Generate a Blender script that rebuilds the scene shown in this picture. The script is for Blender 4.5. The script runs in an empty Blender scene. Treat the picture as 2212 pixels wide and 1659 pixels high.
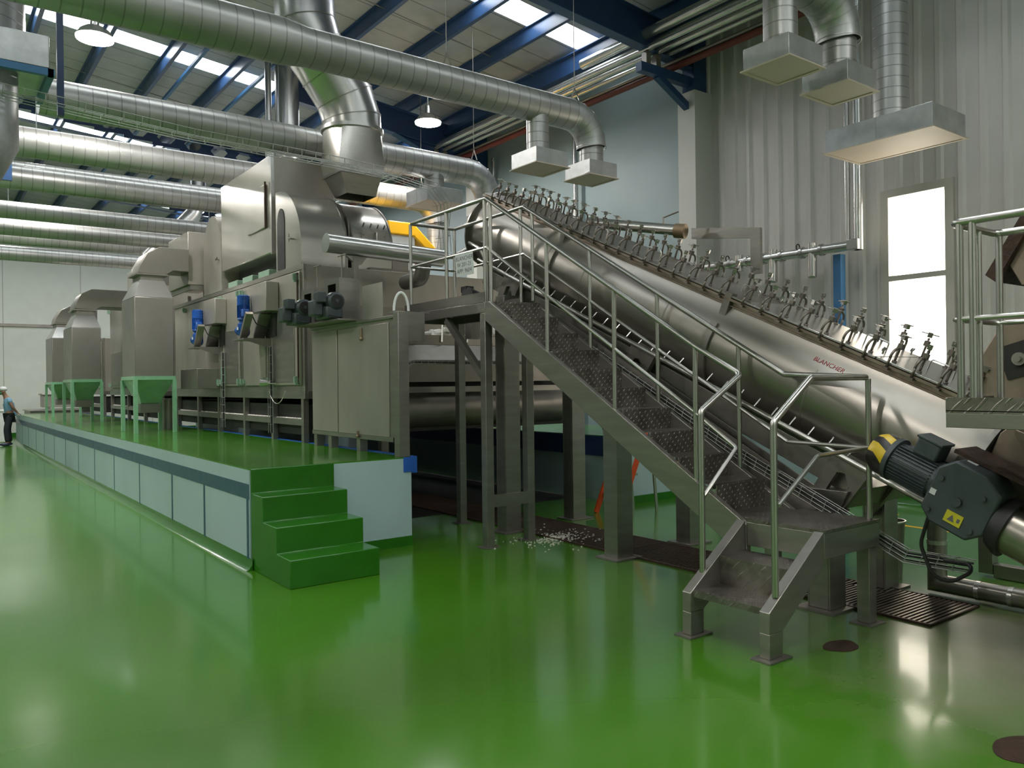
import bpy, math, random
from mathutils import Vector, Matrix
random.seed(7)
PI = math.pi
sc = bpy.context.scene
C = sc.collection
# ------------------------------------------------------------------ camera
CZ = 1.65
F_PX = 1716.5
def cam_axes(yaw, pitch, roll):
    f = Vector((math.sin(yaw)*math.cos(pitch), math.cos(yaw)*math.cos(pitch), math.sin(pitch)))
    r = Vector((math.cos(yaw), -math.sin(yaw), 0)); u = r.cross(f)
    return r*math.cos(roll)+u*math.sin(roll), -r*math.sin(roll)+u*math.cos(roll), f
cr, cu, cf = cam_axes(math.radians(36.825), math.radians(-0.0587), math.radians(-0.7174))
cam = bpy.data.cameras.new('camera'); cam.sensor_width = 36; cam.lens = 36*F_PX/2212
cam.clip_end = 200; cam.clip_start = 0.05
co = bpy.data.objects.new('camera', cam); C.objects.link(co)
m = Matrix.Identity(4)
for i in range(3):
    m[i][0] = cr[i]; m[i][1] = cu[i]; m[i][2] = -cf[i]
m[0][3], m[1][3], m[2][3] = 0, 0, CZ
co.matrix_world = m
sc.camera = co
# ------------------------------------------------------------------ world, light, exposure
w = bpy.data.worlds.new('world'); sc.world = w; w.use_nodes = True
w.node_tree.nodes['Background'].inputs[0].default_value = (0.75, 0.88, 1, 1)
w.node_tree.nodes['Background'].inputs[1].default_value = 0.35
sc.view_settings.view_transform = 'Standard'; sc.view_settings.look = 'None'
sc.view_settings.gamma = 1; sc.view_settings.use_curve_mapping = False
sc.view_settings.exposure = 0.7
SKYLIGHT = 7.0      # daylight behind the roof sheets' translucent strips
WINDOW = 5.0        # daylight in the right wall's window
LAMP_W = 95.0       # each high-bay lamp
sc.cycles.max_bounces = 8
sc.cycles.sample_clamp_indirect = 6
def lamp_light(x, y, z, p=None, col=(1, 0.955, 0.91)):
    l = bpy.data.lights.new('lamp_light', 'AREA'); l.shape = 'DISK'; l.size = 0.42
    l.energy = p or LAMP_W; l.color = col
    o = bpy.data.objects.new('lamp_light', l); C.objects.link(o); o.location = (x, y, z)
    return o
# ------------------------------------------------------------------ mesh builder
def V(*a): return Vector(a)
class MB:
    def __init__(s): s.v = []; s.f = []; s.sm = []
    def add(s, vs, fs, smooth=False):
        n = len(s.v); s.v += [Vector(p) for p in vs]
        s.f += [tuple(i+n for i in f) for f in fs]; s.sm += [smooth]*len(fs)
        return s
    def box(s, x0, x1, y0, y1, z0, z1):
        return s.add([(x0,y0,z0),(x1,y0,z0),(x1,y1,z0),(x0,y1,z0),(x0,y0,z1),(x1,y0,z1),(x1,y1,z1),(x0,y1,z1)],
                     [(0,3,2,1),(4,5,6,7),(0,1,5,4),(1,2,6,5),(2,3,7,6),(3,0,4,7)])
    def ob(s, c, a, b, d):      # oriented box, half vectors
        c, a, b, d = V(*c), V(*a), V(*b), V(*d)
        P = [c-a-b-d, c+a-b-d, c+a+b-d, c-a+b-d, c-a-b+d, c+a-b+d, c+a+b+d, c-a+b+d]
        F = [(0,3,2,1),(4,5,6,7),(0,1,5,4),(1,2,6,5),(2,3,7,6),(3,0,4,7)]
        if a.cross(b).dot(d) < 0: F = [tuple(reversed(f)) for f in F]
        return s.add(P, F)
    def beam(s, p, q, w, h, up=(0,0,1)):
        p, q, up = V(*p), V(*q), V(*up); d = (q-p); L = d.length; d.normalize()
        sd = d.cross(up).normalized(); u = sd.cross(d).normalized()
        return s.ob((p+q)/2, d*L/2, sd*w/2, u*h/2)
    def prism(s, poly, vec, smooth=False):
        P = [V(*p) for p in poly]; vec = V(*vec); n = len(P)
        nrm = Vector((0,0,0))
        for i in range(n): nrm += P[i].cross(P[(i+1) % n])
        if nrm.dot(vec) > 0: P.reverse()
        s.add(P + [p+vec for p in P], [])
        k = len(s.v)-2*n
        s.f.append(tuple(range(k, k+n))); s.sm.append(False)
        s.f.append(tuple(range(k+2*n-1, k+n-1, -1))); s.sm.append(False)
        for i in range(n):
            j = (i+1) % n
            s.f.append((k+i, k+n+i, k+n+j, k+j)); s.sm.append(smooth)
        return s
    def tube(s, pts, r, seg=12, cap=True, smooth=True, rr=None):
        P = [V(*p) for p in pts]; n = len(P)
        rr = rr or [r]*n
        T = []
        for i in range(n):
            a = (P[i]-P[i-1]).normalized() if i else (P[1]-P[0]).normalized()
            b = (P[i+1]-P[i]).normalized() if i < n-1 else a
            t = (a+b)
            T.append((t.normalized() if t.length > 1e-6 else a, a, b))
        ref = Vector((0,0,1)) if abs(T[0][0].z) < .9 else Vector((1,0,0))
        u = T[0][0].cross(ref).normalized()
        k = len(s.v); vs = []
        for i in range(n):
            t, a, b = T[i]
            u = (u - t*u.dot(t)); u.normalize(); w_ = t.cross(u)
            cs = max(.35, math.sqrt(max(0, (1+a.dot(b))/2))) if 0 < i < n-1 else 1
            bend = (b-a)
            bn = bend.normalized() if bend.length > 1e-5 else None
            for j in range(seg):
                g = 2*PI*j/seg
                o = u*math.cos(g)*rr[i] + w_*math.sin(g)*rr[i]
                if bn is not None:
                    bb = (bn - t*bn.dot(t))
                    if bb.length > 1e-6:
                        bb.normalize(); o += bb*o.dot(bb)*(1/cs-1)
                vs.append(P[i]+o)
        s.v += vs
        for i in range(n-1):
            for j in range(seg):
                j2 = (j+1) % seg
                s.f.append((k+i*seg+j, k+i*seg+j2, k+(i+1)*seg+j2, k+(i+1)*seg+j)); s.sm.append(smooth)
        if cap:
            s.f.append(tuple(k+j for j in reversed(range(seg)))); s.sm.append(False)
            s.f.append(tuple(k+(n-1)*seg+j for j in range(seg))); s.sm.append(False)
        return s
    def cyl(s, p, q, r, seg=16, r2=None, smooth=True, cap=True):
        return s.tube([p, q], r, seg, cap=cap, smooth=smooth, rr=[r, r if r2 is None else r2])
    def disc(s, c, axis, r, t, seg=32):
        c = V(*c); a = V(*axis).normalized(); return s.cyl(c-a*t/2, c+a*t/2, r, seg)
    def arc(s, c, a, b, R, r, g0, g1, n=10, seg=8):   # tube along an arc in the plane of a, b
        c, a, b = V(*c), V(*a), V(*b)
        return s.tube([c+a*R*math.cos(g0+(g1-g0)*i/n)+b*R*math.sin(g0+(g1-g0)*i/n) for i in range(n+1)], r, seg)
    def band(s, c, a, b, ax, R, w, t, g0=0, g1=2*PI, n=32):  # flat ring section: radius R..R+t, width w along ax
        c, a, b, ax = V(*c), V(*a), V(*b), V(*ax)
        k = len(s.v)
        for i in range(n+1):
            g = g0+(g1-g0)*i/n; d = a*math.cos(g)+b*math.sin(g)
            s.v += [c+d*R-ax*w/2, c+d*R+ax*w/2, c+d*(R+t)+ax*w/2, c+d*(R+t)-ax*w/2]
        for i in range(n):
            for j in range(4):
                s.f.append((k+4*i+j, k+4*i+(j+1) % 4, k+4*i+4+(j+1) % 4, k+4*i+4+j)); s.sm.append(False)
        s.f.append((k+3, k+2, k+1, k)); s.sm.append(False)
        e = k+4*n; s.f.append((e, e+1, e+2, e+3)); s.sm.append(False)
        return s
    def quad(s, a, b, c, d): return s.add([a,b,c,d], [(0,1,2,3)])
    def blob(s, c, r, seg=10, rings=6, jit=0):
        c = V(*c); r = V(*r) if hasattr(r, '__len__') else V(r, r, r)
        vs = [c+V(0,0,r.z)]
        for i in range(1, rings):
            p = PI*i/rings
            for j in range(seg):
                g = 2*PI*j/seg; k_ = 1+random.uniform(-jit, jit)
                vs.append(c+V(r.x*math.sin(p)*math.cos(g)*k_, r.y*math.sin(p)*math.sin(g)*k_, r.z*math.cos(p)*k_))
        vs.append(c-V(0,0,r.z)); fs = []
        for j in range(seg): fs.append((0, 1+j, 1+(j+1) % seg))
        for i in range(rings-2):
            for j in range(seg):
                a = 1+i*seg+j; b = 1+i*seg+(j+1) % seg
                fs.append((a, a+seg, b+seg, b))
        L = len(vs)-1
        for j in range(seg): fs.append((L, 1+(rings-2)*seg+(j+1) % seg, 1+(rings-2)*seg+j))
        return s.add(vs, fs, True)
def fillet(pts, r, n=5):
    P = [V(*p) for p in pts]; out = [P[0]]
    for i in range(1, len(P)-1):
        a = (P[i-1]-P[i]); b = (P[i+1]-P[i]); la, lb = a.length, b.length; a.normalize(); b.normalize()
        ang = a.angle(b)
        if ang > PI-.02: out.append(P[i]); continue
        d = min(r/math.tan(ang/2), la*.49, lb*.49); rr = d*math.tan(ang/2)
        c = P[i]+(a+b).normalized()*(rr/math.sin(ang/2))
        p0, p1 = P[i]+a*d-c, P[i]+b*d-c
        for k in range(n+1):
            out.append(c+p0.slerp(p1, k/n, p0) if False else c+((p0*(1-k/n)+p1*(k/n)).normalized()*rr))
    out.append(P[-1]); return out
ORG = {}
ALL = []
def props(o, label=None, cat=None, group=None, kind=None):
    if label: o['label'] = label
    if cat: o['category'] = cat
    if group: o['group'] = group
    if kind: o['kind'] = kind
def T(name, label, cat, loc, group=None):
    o = bpy.data.objects.new(name, None); C.objects.link(o); o.location = loc; o.empty_display_size = .1
    props(o, label, cat, group); ORG[o.name] = Vector(loc); return o
def O(name, mb, mt, parent=None, label=None, cat=None, group=None, kind=None, bevel=0, loc=None, recalc=False):
    org = ORG[parent.name] if parent else (Vector(loc) if loc is not None else Vector((0,0,0)))
    if parent is None and loc is None and kind is None and mb.v:
        xs = [v.x for v in mb.v]; ys = [v.y for v in mb.v]; zs = [v.z for v in mb.v]
        org = Vector(((min(xs)+max(xs))/2, (min(ys)+max(ys))/2, min(zs)))
    me = bpy.data.meshes.new(name); me.from_pydata([v-org for v in mb.v], [], mb.f); me.update()
    me.polygons.foreach_set('use_smooth', mb.sm)
    me.materials.append(mt); me.update(); me.set_sharp_from_angle(angle=.62)
    o = bpy.data.objects.new(name, me); C.objects.link(o)
    if parent: o.parent = parent
    else: o.location = org
    ORG[o.name] = org
    props(o, label, cat, group, kind)
    if bevel:
        b = o.modifiers.new('bevel', 'BEVEL'); b.width = bevel; b.segments = 2; b.limit_method = 'ANGLE'; b.angle_limit = .6
        b.harden_normals = False
    return o
KIDS = {}
def kids(o): return [c for c in bpy.data.objects if c.parent == o]
def dup(root, loc, label=None, group=None, rotz=0):
    r = root.copy(); C.objects.link(r); r.location = loc; r.rotation_euler = (0,0,rotz)
    ORG[r.name] = Vector(loc)
    if label: r['label'] = label
    if group: r['group'] = group
    for ch in kids(root):
        c = ch.copy(); C.objects.link(c); c.parent = r
        for g in kids(ch):
            d = g.copy(); C.objects.link(d); d.parent = c
            for g2 in kids(g):
                e = g2.copy(); C.objects.link(e); e.parent = d
    return r
ORD = ['first','second','third','fourth','fifth','sixth','seventh','eighth','ninth','tenth','eleventh','twelfth','thirteenth','fourteenth','fifteenth','sixteenth']
# ------------------------------------------------------------------ materials
def nodes(name):
    m = bpy.data.materials.new(name); m.use_nodes = True
    return m, m.node_tree.nodes, m.node_tree.links, m.node_tree.nodes['Principled BSDF']
def texco(N, L, scale=(1,1,1), rot=(0,0,0)):
    t = N.new('ShaderNodeTexCoord'); mp = N.new('ShaderNodeMapping')
    mp.inputs['Scale'].default_value = scale; mp.inputs['Rotation'].default_value = rot
    L.new(t.outputs['Object'], mp.inputs['Vector']); return mp.outputs['Vector']
def noise(N, L, vec, scale, detail=3, rough=.5):
    n = N.new('ShaderNodeTexNoise'); n.inputs['Scale'].default_value = scale
    n.inputs['Detail'].default_value = detail; n.inputs['Roughness'].default_value = rough
    L.new(vec, n.inputs['Vector']); return n.outputs['Fac']
def ramp(N, L, fac, stops):
    r = N.new('ShaderNodeValToRGB'); e = r.color_ramp.elements
    while len(e) < len(stops): e.new(.5)
    for i, (p, c) in enumerate(stops):
        e[i].position = p; e[i].color = (*c, 1) if len(c) == 3 else c
    L.new(fac, r.inputs['Fac']); return r.outputs['Color']
def mathn(N, L, op, a, b=None, c=None):
    n = N.new('ShaderNodeMath'); n.operation = op
    for i, x in enumerate((a, b, c)):
        if x is None: continue
        if isinstance(x, (int, float)): n.inputs[i].default_value = x
        else: L.new(x, n.inputs[i])
    return n.outputs[0]
def mat(name, col, metal=0, rough=.5, var=.12, scale=2.5, stretch=(1,1,1), bump=0, bscale=None, rvar=.08, coat=0, spec=None, col2=None):
    m, N, L, B = nodes(name)
    vec = texco(N, L, stretch)
    f = noise(N, L, vec, scale, 4, .6)
    c2 = col2 or tuple(min(1, c*(1+var)) for c in col); c1 = tuple(c*(1-var) for c in col)
    L.new(ramp(N, L, f, [(.3, c1), (.7, c2)]), B.inputs['Base Color'])
    B.inputs['Metallic'].default_value = metal
    f2 = noise(N, L, vec, scale*2.3, 3, .6)
    if metal and rough < .4: rvar = 0
    L.new(mathn(N, L, 'MULTIPLY_ADD', f2, 2*rvar, rough-rvar), B.inputs['Roughness'])
    if coat: B.inputs['Coat Weight'].default_value = coat
    if spec is not None: B.inputs['Specular IOR Level'].default_value = spec
    if bump:
        bn = N.new('ShaderNodeBump'); bn.inputs['Strength'].default_value = bump; bn.inputs['Distance'].default_value = .02
        L.new(noise(N, L, vec, bscale or scale*3, 2), bn.inputs['Height']); L.new(bn.outputs[0], B.inputs['Normal'])
    return m
def emis(name, col, s):
    m, N, L, B = nodes(name)
    B.inputs['Base Color'].default_value = (*col, 1); B.inputs['Emission Color'].default_value = (*col, 1)
    B.inputs['Emission Strength'].default_value = s; return m
M = {}
M['steel'] = mat('brushed_steel', (.33,.315,.285), .85, .36, .12, 2.0, (1,1,6), .03)
M["steel_bright"] = mat("bright_steel", (.54,.53,.51), .85, .27, .0, 2.5, rvar=0)
M['steel_dark'] = mat('dull_steel', (.27,.25,.225), .75, .42, .16, 2.0)
M['steel_panel'] = mat('panel_steel', (.39,.365,.325), .6, .42, .14, 1.1, (1,1,.5), .03, 2)
M['steel_hood'] = mat('polished_sheet', (.56,.535,.49), .8, .27, .10, 1.3, (1,1,1), 0, .7)
M['steel_hopper'] = mat('hopper_sheet', (.29,.27,.245), .7, .40, .1, 1.5, (1,1,1), .2, 1.5)
M['steel_drum'] = mat('drum_steel', (.36,.335,.30), 1, .33, .10, 1.3, (1,1,1), .03, 1.5)
M['rail'] = mat('rail_steel', (.52,.51,.48), 1, .30, .04, 5, rvar=.03)
M['brown_steel'] = mat('cooked_steel', (.30,.24,.19), .8, .45, .2, 4)
M['foil'] = mat('foil_cladding', (.66,.66,.64), .8, .24, .08, 3, (1,1,1), .15, 6)
M['galv'] = mat('galvanised_sheet', (.50,.51,.51), .85, .42, .16, 5)
M['wire'] = mat('zinc_wire', (.42,.42,.40), .4, .4)
M['tin'] = mat('tin_edge', (.45,.45,.44), .9, .4)
M['white_face'] = mat('diffuser_face', (.55,.47,.39), 0, .6, .04)
M['blue_paint'] = mat('blue_paint', (.024,.065,.165), 0, .33, .12, 3)
M['blue_dark'] = mat('dark_blue_paint', (.02,.045,.12), 0, .4, .12, 3)
M['blue_bright'] = mat('bright_blue_paint', (.02,.10,.42), 0, .35, .1, 6)
M['blue_post'] = mat('blue_post_paint', (.05,.17,.36), 0, .45, .06, 4)
M['blue_motor'] = mat('blue_motor_paint', (.008,.075,.34), 0, .28, .1, 8)
M['grey_motor'] = mat('grey_motor_paint', (.055,.07,.075), .1, .4, .12, 8)
M['red_pipe'] = mat('red_pipe_paint', (.17,.035,.03), 0, .45, .12, 3)
M['orange'] = mat('orange_paint', (.62,.07,.01), 0, .45, .1, 5)
M['yellow'] = mat('yellow_paint', (.85,.45,.01), 0, .4, .06, 4)
M['black'] = mat('black_rubber', (.015,.015,.015), 0, .5)
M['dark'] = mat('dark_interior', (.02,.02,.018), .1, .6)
M['white'] = mat('white_plastic', (.72,.73,.72), 0, .5, .05)
M['paper'] = mat('paper', (.62,.63,.63), 0, .8, .04, 6)
M['ink'] = mat('ink', (.12,.12,.13), 0, .8)
M['wallblue'] = mat('pale_blue_wall', (.36,.49,.50), 0, .5, .05, .8)
M['wallgrey'] = mat('grey_white_wall', (.58,.60,.55), 0, .55, .05, .6)
M['corr'] = mat('corrugated_sheet', (.61,.585,.55), .05, .36, .05, .8)
M['box_grey'] = mat('column_casing', (.55,.55,.51), 0, .5, .04, 1)
M['frame_white'] = mat('window_casing', (.52,.49,.44), 0, .5, .04)
M['green_pad'] = mat('mint_paint', (.22,.42,.28), 0, .35, .12, 6)
M['green_rim'] = mat('green_paint', (.20,.42,.25), .0, .3, .1, 6)
M['mint_metal'] = mat('steel_mint', (.30,.45,.34), .2, .3, .12, 5)
M['rice'] = mat('wet_rice', (.80,.78,.72), 0, .7, .08, 30, bump=.6, bscale=60)
M['red_text'] = mat('red_letters', (.30,.01,.012), 0, .5)
M['skin'] = mat('skin', (.22,.12,.08), 0, .55)
M['shirt'] = mat('blue_shirt', (.17,.33,.48), 0, .8, .06, 8)
M['trouser'] = mat('dark_trousers', (.012,.014,.02), 0, .8)
M['cap'] = mat('white_cap', (.55,.55,.55), 0, .8)
M['mask'] = mat('green_mask', (.04,.16,.08), 0, .8)
M['shoe'] = mat('navy_shoe', (.012,.018,.05), 0, .4)
M['rust'] = mat('rusty_iron', (.055,.03,.02), .3, .6, .3, 14, bump=.3, bscale=30)
M['grate'] = mat('grate_bars', (.20,.16,.13), .6, .4, .25, 8)
M['brass'] = mat('brass', (.30,.22,.14), .7, .5)
M['stripe_blue'] = mat('stripe_blue', (.03,.085,.14), 0, .35, .08, 3)
M['label_yellow'] = mat('label_yellow', (.55,.50,.03), 0, .4)
M['clamp'] = mat('clamp_steel', (.20,.175,.15), .85, .38, .15, 9)
M['wallblue2'] = mat('dull_blue_wall', (.27,.35,.365), 0, .5, .05, .8)
def floor_mat(name, c1, c2, r0, r1, patch):
    m, N, L, B = nodes(name)
    vec = texco(N, L)
    big = noise(N, L, vec, .35, 4, .55); sm = noise(N, L, vec, 3.0, 5, .6)
    c = ramp(N, L, big, [(.3, c1), (.72, c2)])
    # worn, dusty film towards the machine's outfeed and around the drain
    s = N.new('ShaderNodeSeparateXYZ'); L.new(vec, s.inputs[0])
    mix = N.new('ShaderNodeMix'); mix.data_type = 'RGBA'
    dx = mathn(N, L, 'MULTIPLY', mathn(N, L, 'SUBTRACT', s.outputs[0], 5.7), .42)
    dy = mathn(N, L, 'MULTIPLY', mathn(N, L, 'SUBTRACT', s.outputs[1], 1.7), .65)
    d = mathn(N, L, 'SQRT', mathn(N, L, 'ADD', mathn(N, L, 'MULTIPLY', dx, dx), mathn(N, L, 'MULTIPLY', dy, dy)))
    d = mathn(N, L, 'ADD', d, mathn(N, L, 'MULTIPLY', mathn(N, L, 'SUBTRACT', sm, .5), .7))
    fac = ramp(N, L, d, [(.25, (1,1,1)), (1.0, (0,0,0))])
    L.new(mathn(N, L, 'MULTIPLY', fac, patch), mix.inputs['Factor']); L.new(c, mix.inputs['A'])
    mix.inputs['B'].default_value = (.19,.165,.11,1)
    L.new(mix.outputs['Result'], B.inputs['Base Color'])
    rg = mathn(N, L, 'MULTIPLY_ADD', noise(N, L, vec, 1.2, 5, .65), r1-r0, r0)
    rg = mathn(N, L, 'ADD', rg, mathn(N, L, 'MULTIPLY', fac, mathn(N, L, 'MULTIPLY_ADD', sm, .5, .0)))
    L.new(rg, B.inputs['Roughness'])
    bn = N.new('ShaderNodeBump'); bn.inputs['Strength'].default_value = .05; bn.inputs['Distance'].default_value = .01
    L.new(noise(N, L, vec, 3, 2), bn.inputs['Height']); L.new(bn.outputs[0], B.inputs['Normal'])
    B.inputs['Coat Weight'].default_value = .35; B.inputs['Coat Roughness'].default_value = .10
    return m
M['floor'] = floor_mat('green_epoxy_floor', (.045,.165,.006), (.062,.20,.010), .14, .24, .8)
M['deck'] = floor_mat('green_epoxy_plinth', (.035,.17,.008), (.055,.21,.012), .10, .26, 0)
M['stepgreen'] = mat('green_step_paint', (.018,.13,.006), 0, .22, .12, 2, bump=.1, bscale=8, coat=.3)
def tread_mat():
    m, N, L, B = nodes('chequer_plate')
    vec = texco(N, L); s = N.new('ShaderNodeSeparateXYZ'); L.new(vec, s.inputs[0])
    k = 92
    def comb(a_, b_, c_): return mathn(N, L, 'ADD', mathn(N, L, 'ADD', mathn(N, L, 'MULTIPLY', s.outputs[0], a_), mathn(N, L, 'MULTIPLY', s.outputs[1], b_)), mathn(N, L, 'MULTIPLY', s.outputs[2], c_))
    a = mathn(N, L, 'SINE', mathn(N, L, 'MULTIPLY', comb(1, .7, .9), k))
    b = mathn(N, L, 'SINE', mathn(N, L, 'MULTIPLY', comb(-.7, 1, .8), k*1.7))
    h = mathn(N, L, 'MULTIPLY', mathn(N, L, 'MAXIMUM', a, 0), mathn(N, L, 'MAXIMUM', b, 0))
    h = mathn(N, L, 'MINIMUM', mathn(N, L, 'MULTIPLY', h, 2.2), 1)
    bn = N.new('ShaderNodeBump'); bn.inputs['Strength'].default_value = .7; bn.inputs['Distance'].default_value = .004
    L.new(h, bn.inputs['Height']); L.new(bn.outputs[0], B.inputs['Normal'])
    f = noise(N, L, vec, 6, 5, .65)
    L.new(ramp(N, L, f, [(.3, (.16,.14,.12)), (.7, (.32,.30,.27))]), B.inputs['Base Color'])
    B.inputs['Metallic'].default_value = .85
    L.new(mathn(N, L, 'MULTIPLY_ADD', f, .3, .22), B.inputs['Roughness'])
    return m
M['tread'] = tread_mat()
def stripes_mat():
    m, N, L, B = nodes('yellow_black_stripes')
    vec = texco(N, L); s = N.new('ShaderNodeSeparateXYZ'); L.new(vec, s.inputs[0])
    t = mathn(N, L, 'ADD', mathn(N, L, 'MULTIPLY', s.outputs[2], 1.0), mathn(N, L, 'MULTIPLY', s.outputs[0], 2.4))
    t = mathn(N, L, 'ADD', t, mathn(N, L, 'MULTIPLY', s.outputs[1], -1.6))
    w_ = mathn(N, L, 'FRACT', mathn(N, L, 'MULTIPLY', t, 3.3))
    L.new(ramp(N, L, w_, [(.0, (.015,.012,.01)), (.47, (.015,.012,.01)), (.5, (.62,.42,.01)), (1, (.62,.42,.01))]), B.inputs['Base Color'])
    B.inputs['Roughness'].default_value = .35
    return m
M['stripes'] = stripes_mat()
def seam_mat(name, col, metal, rough, axis, period, width, dark, bumpd=.004, var=.1, rvar=.06, slant=0):
    m, N, L, B = nodes(name)
    vec = texco(N, L); s = N.new('ShaderNodeSeparateXYZ'); L.new(vec, s.inputs[0])
    t = s.outputs[axis]
    if slant: t = mathn(N, L, 'ADD', t, mathn(N, L, 'MULTIPLY', s.outputs[2], slant))
    w_ = mathn(N, L, 'FRACT', mathn(N, L, 'MULTIPLY', t, 1/period))
    f = noise(N, L, vec, 3, 4, .6)
    c = ramp(N, L, f, [(.3, tuple(x*(1-var) for x in col)), (.7, tuple(x*(1+var) for x in col))])
    mk = ramp(N, L, w_, [(0, (dark,)*3), (width, (dark,)*3), (width*1.6, (1,1,1)), (1, (1,1,1))])
    mx = N.new('ShaderNodeMix'); mx.data_type = 'RGBA'; mx.blend_type = 'MULTIPLY'; mx.inputs['Factor'].default_value = 1
    L.new(c, mx.inputs['A']); L.new(mk, mx.inputs['B']); L.new(mx.outputs['Result'], B.inputs['Base Color'])
    B.inputs['Metallic'].default_value = metal
    L.new(mathn(N, L, 'MULTIPLY_ADD', f, 2*rvar, rough-rvar), B.inputs['Roughness'])
    bn = N.new('ShaderNodeBump'); bn.inputs['Strength'].default_value = .5; bn.inputs['Distance'].default_value = bumpd
    L.new(mk, bn.inputs['Height']); L.new(bn.outputs[0], B.inputs['Normal'])
    return m
M['duct'] = seam_mat('spiral_duct', (.38,.38,.365), .6, .38, 0, .16, .06, .62, .006)
M['duct_v'] = seam_mat('spiral_duct_upright', (.40,.40,.385), .7, .36, 2, .12, .06, .62, .006)
M['roof'] = seam_mat('roof_sheet', (.42,.435,.45), 0, .6, 1, .62, .03, .45, .01)
M['farwall'] = seam_mat('far_wall_panels', (.62,.63,.58), 0, .5, 0, 2.4, .006, .4, .002, .03)
M['pane'] = emis('daylit_window', (1,.90,.76), WINDOW)
M['sky'] = emis('daylit_rooflight', (.93,.98,1), SKYLIGHT)
M['bulb'] = emis('lamp_glow', (1,.98,.9), 30)
# ================================================================== the building
XW, YF, XL, YB = 10.35, 32.6, -16.0, -8.0          # right wall, far wall, left wall, wall behind the viewer
def zroof(x): return 8.53-.108*x if x > -4 else 8.53+.432-.108*(-(x+4))
def S(name, mb, mt, **k): return O(name, mb, mt, kind='structure', **k)
S('floor', MB().box(XL, XW, YB, YF, -.12, 0), M['floor'])
# right wall: blue masonry below, corrugated cladding above the near bay, plain blue panels further on, one tall window
WY0, WY1, WZ0, WZ1 = 4.69, 5.42, 1.78, 4.04
mb = MB().box(XW, XW+.2, YB, YF, 0, 1.55)
mb.box(XW, XW+.2, 8.9, YF, 1.55, 7.45)
S('wall_right', mb, M['wallblue2'])
def corr(mb, y0, y1, z0, z1):
    p = .26; y = y0; prof = []
    k0 = int(math.floor((y0-YB)/p)); yy = y0
    def off(y):
        t = ((y-YB) % p)/p
        return -.035 if t < .22 else (-.035+.035*(t-.22)/.1 if t < .32 else (0 if t < .9 else -.035*(t-.9)/.1))
    ys = [y0]
    k = k0
    while YB+k*p < y1:
        for t in (0, .22, .32, .9):
            v = YB+(k+t)*p
            if y0 < v < y1: ys.append(v)
        k += 1
    ys.append(y1)
    vs = []; fs = []
    for v in ys: vs += [(XW+off(v), v, z0), (XW+off(v), v, z1)]
    for i in range(len(ys)-1): fs.append((2*i, 2*i+1, 2*i+3, 2*i+2))
    mb.add(vs, fs)
mb = MB()
corr(mb, YB, WY0, 1.55, 7.45); corr(mb, WY1, 8.9, 1.55, 7.45); corr(mb, WY0, WY1, 1.55, WZ0); corr(mb, WY0, WY1, WZ1, 7.45)
mb.box(XW+.05, XW+.2, YB, WY0, 1.55, 7.45); mb.box(XW+.05, XW+.2, WY1, 8.9, 1.55, 7.45)
mb.box(XW+.05, XW+.2, WY0, WY1, 1.55, WZ0); mb.box(XW+.05, XW+.2, WY0, WY1, WZ1, 7.45)
S('wall_right_cladding', mb, M['corr'])
wn = T('window_1', None, None, (XW, WY0, WZ0)); wn['kind'] = 'structure'
mb = MB()
for a in ((WY0-.1, WY0+.004, WZ0-.1, WZ1+.1), (WY1-.004, WY1+.1, WZ0-.1, WZ1+.1), (WY0+.004, WY1-.004, WZ1-.004, WZ1+.1), (WY0+.004, WY1-.004, WZ0-.1, WZ0+.004), (WY0+.004, WY1-.004, 2.93, 3.0)):
    mb.box(XW-.05, XW+.1, *a)
O('window_frame', mb, M['frame_white'], wn)
O('window_pane', MB().box(XW+.08, XW+.095, WY0, WY1, WZ0, 2.93), M['pane'], wn)
O('window_pane', MB().box(XW+.08, XW+.095, WY0, WY1, 3.0, WZ1), M['pane'], wn)
S('trim_1', MB().box(9.93, XW+.01, 8.33, 8.68, 0, 6.28), M['box_grey'])        # column casing
S('trim_3', MB().box(9.93, XW+.01, 14.5, 14.9, 0, 6.28), M['box_grey'])
S('baseboard_right', MB().prism([(XW, YB, 0), (XW-.05, YB, 0), (XW-.03, YB, .02), (XW-.012, YB, .12), (XW, YB, .12)], (0, YF-YB, 0)), M['stepgreen'])
S('wall_back', MB().box(XL, XW+.2, YF, YF+.2, 0, 9.2), M['farwall'])
S('baseboard_back', MB().box(XL, XW, YF-.03, YF, 0, .14), M['stepgreen'])
S('trim_2', MB().box(XL, 4, YF-.06, YF, 3.84, 3.94), M['steel_dark'])          # rail along the far wall
S('wall_front', MB().box(XL, XW+.2, YB-.2, YB, 0, 9.2), M['wallgrey'])
S('wall_left', MB().box(XL-.2, XL, YB, YF, 0, 9.2), M['wallgrey'])
# roof sheets with translucent daylight strips
STRIPS = [(-5.9, -5.3), (-2.0, -1.6), (3.95, 4.5), (9.94, 10.49), (15.91, 16.49), (22.2, 22.8), (28.2, 28.8)]
mb = MB(); y = YB
def roofquad(mb, x0, x1, y0, y1, dz=0, t=.06):
    z0, z1 = zroof(x0)+dz, zroof(x1)+dz
    mb.add([(x0,y0,z0),(x1,y0,z1),(x1,y1,z1),(x0,y1,z0),(x0,y0,z0+t),(x1,y0,z1+t),(x1,y1,z1+t),(x0,y1,z0+t)],
           [(0,3,2,1),(4,5,6,7),(0,1,5,4),(1,2,6,5),(2,3,7,6),(3,0,4,7)])
for a, b in STRIPS+[(YF, None)]:
    for x0, x1 in ((-4, XW+.2), (XL, -4)): roofquad(mb, x0, x1, y, a)
    y = b
for a, b in STRIPS:
    roofquad(mb, 9.5, XW+.2, a, b); roofquad(mb, -16, -4, a, b)
S('ceiling', mb, M['roof'])
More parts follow.
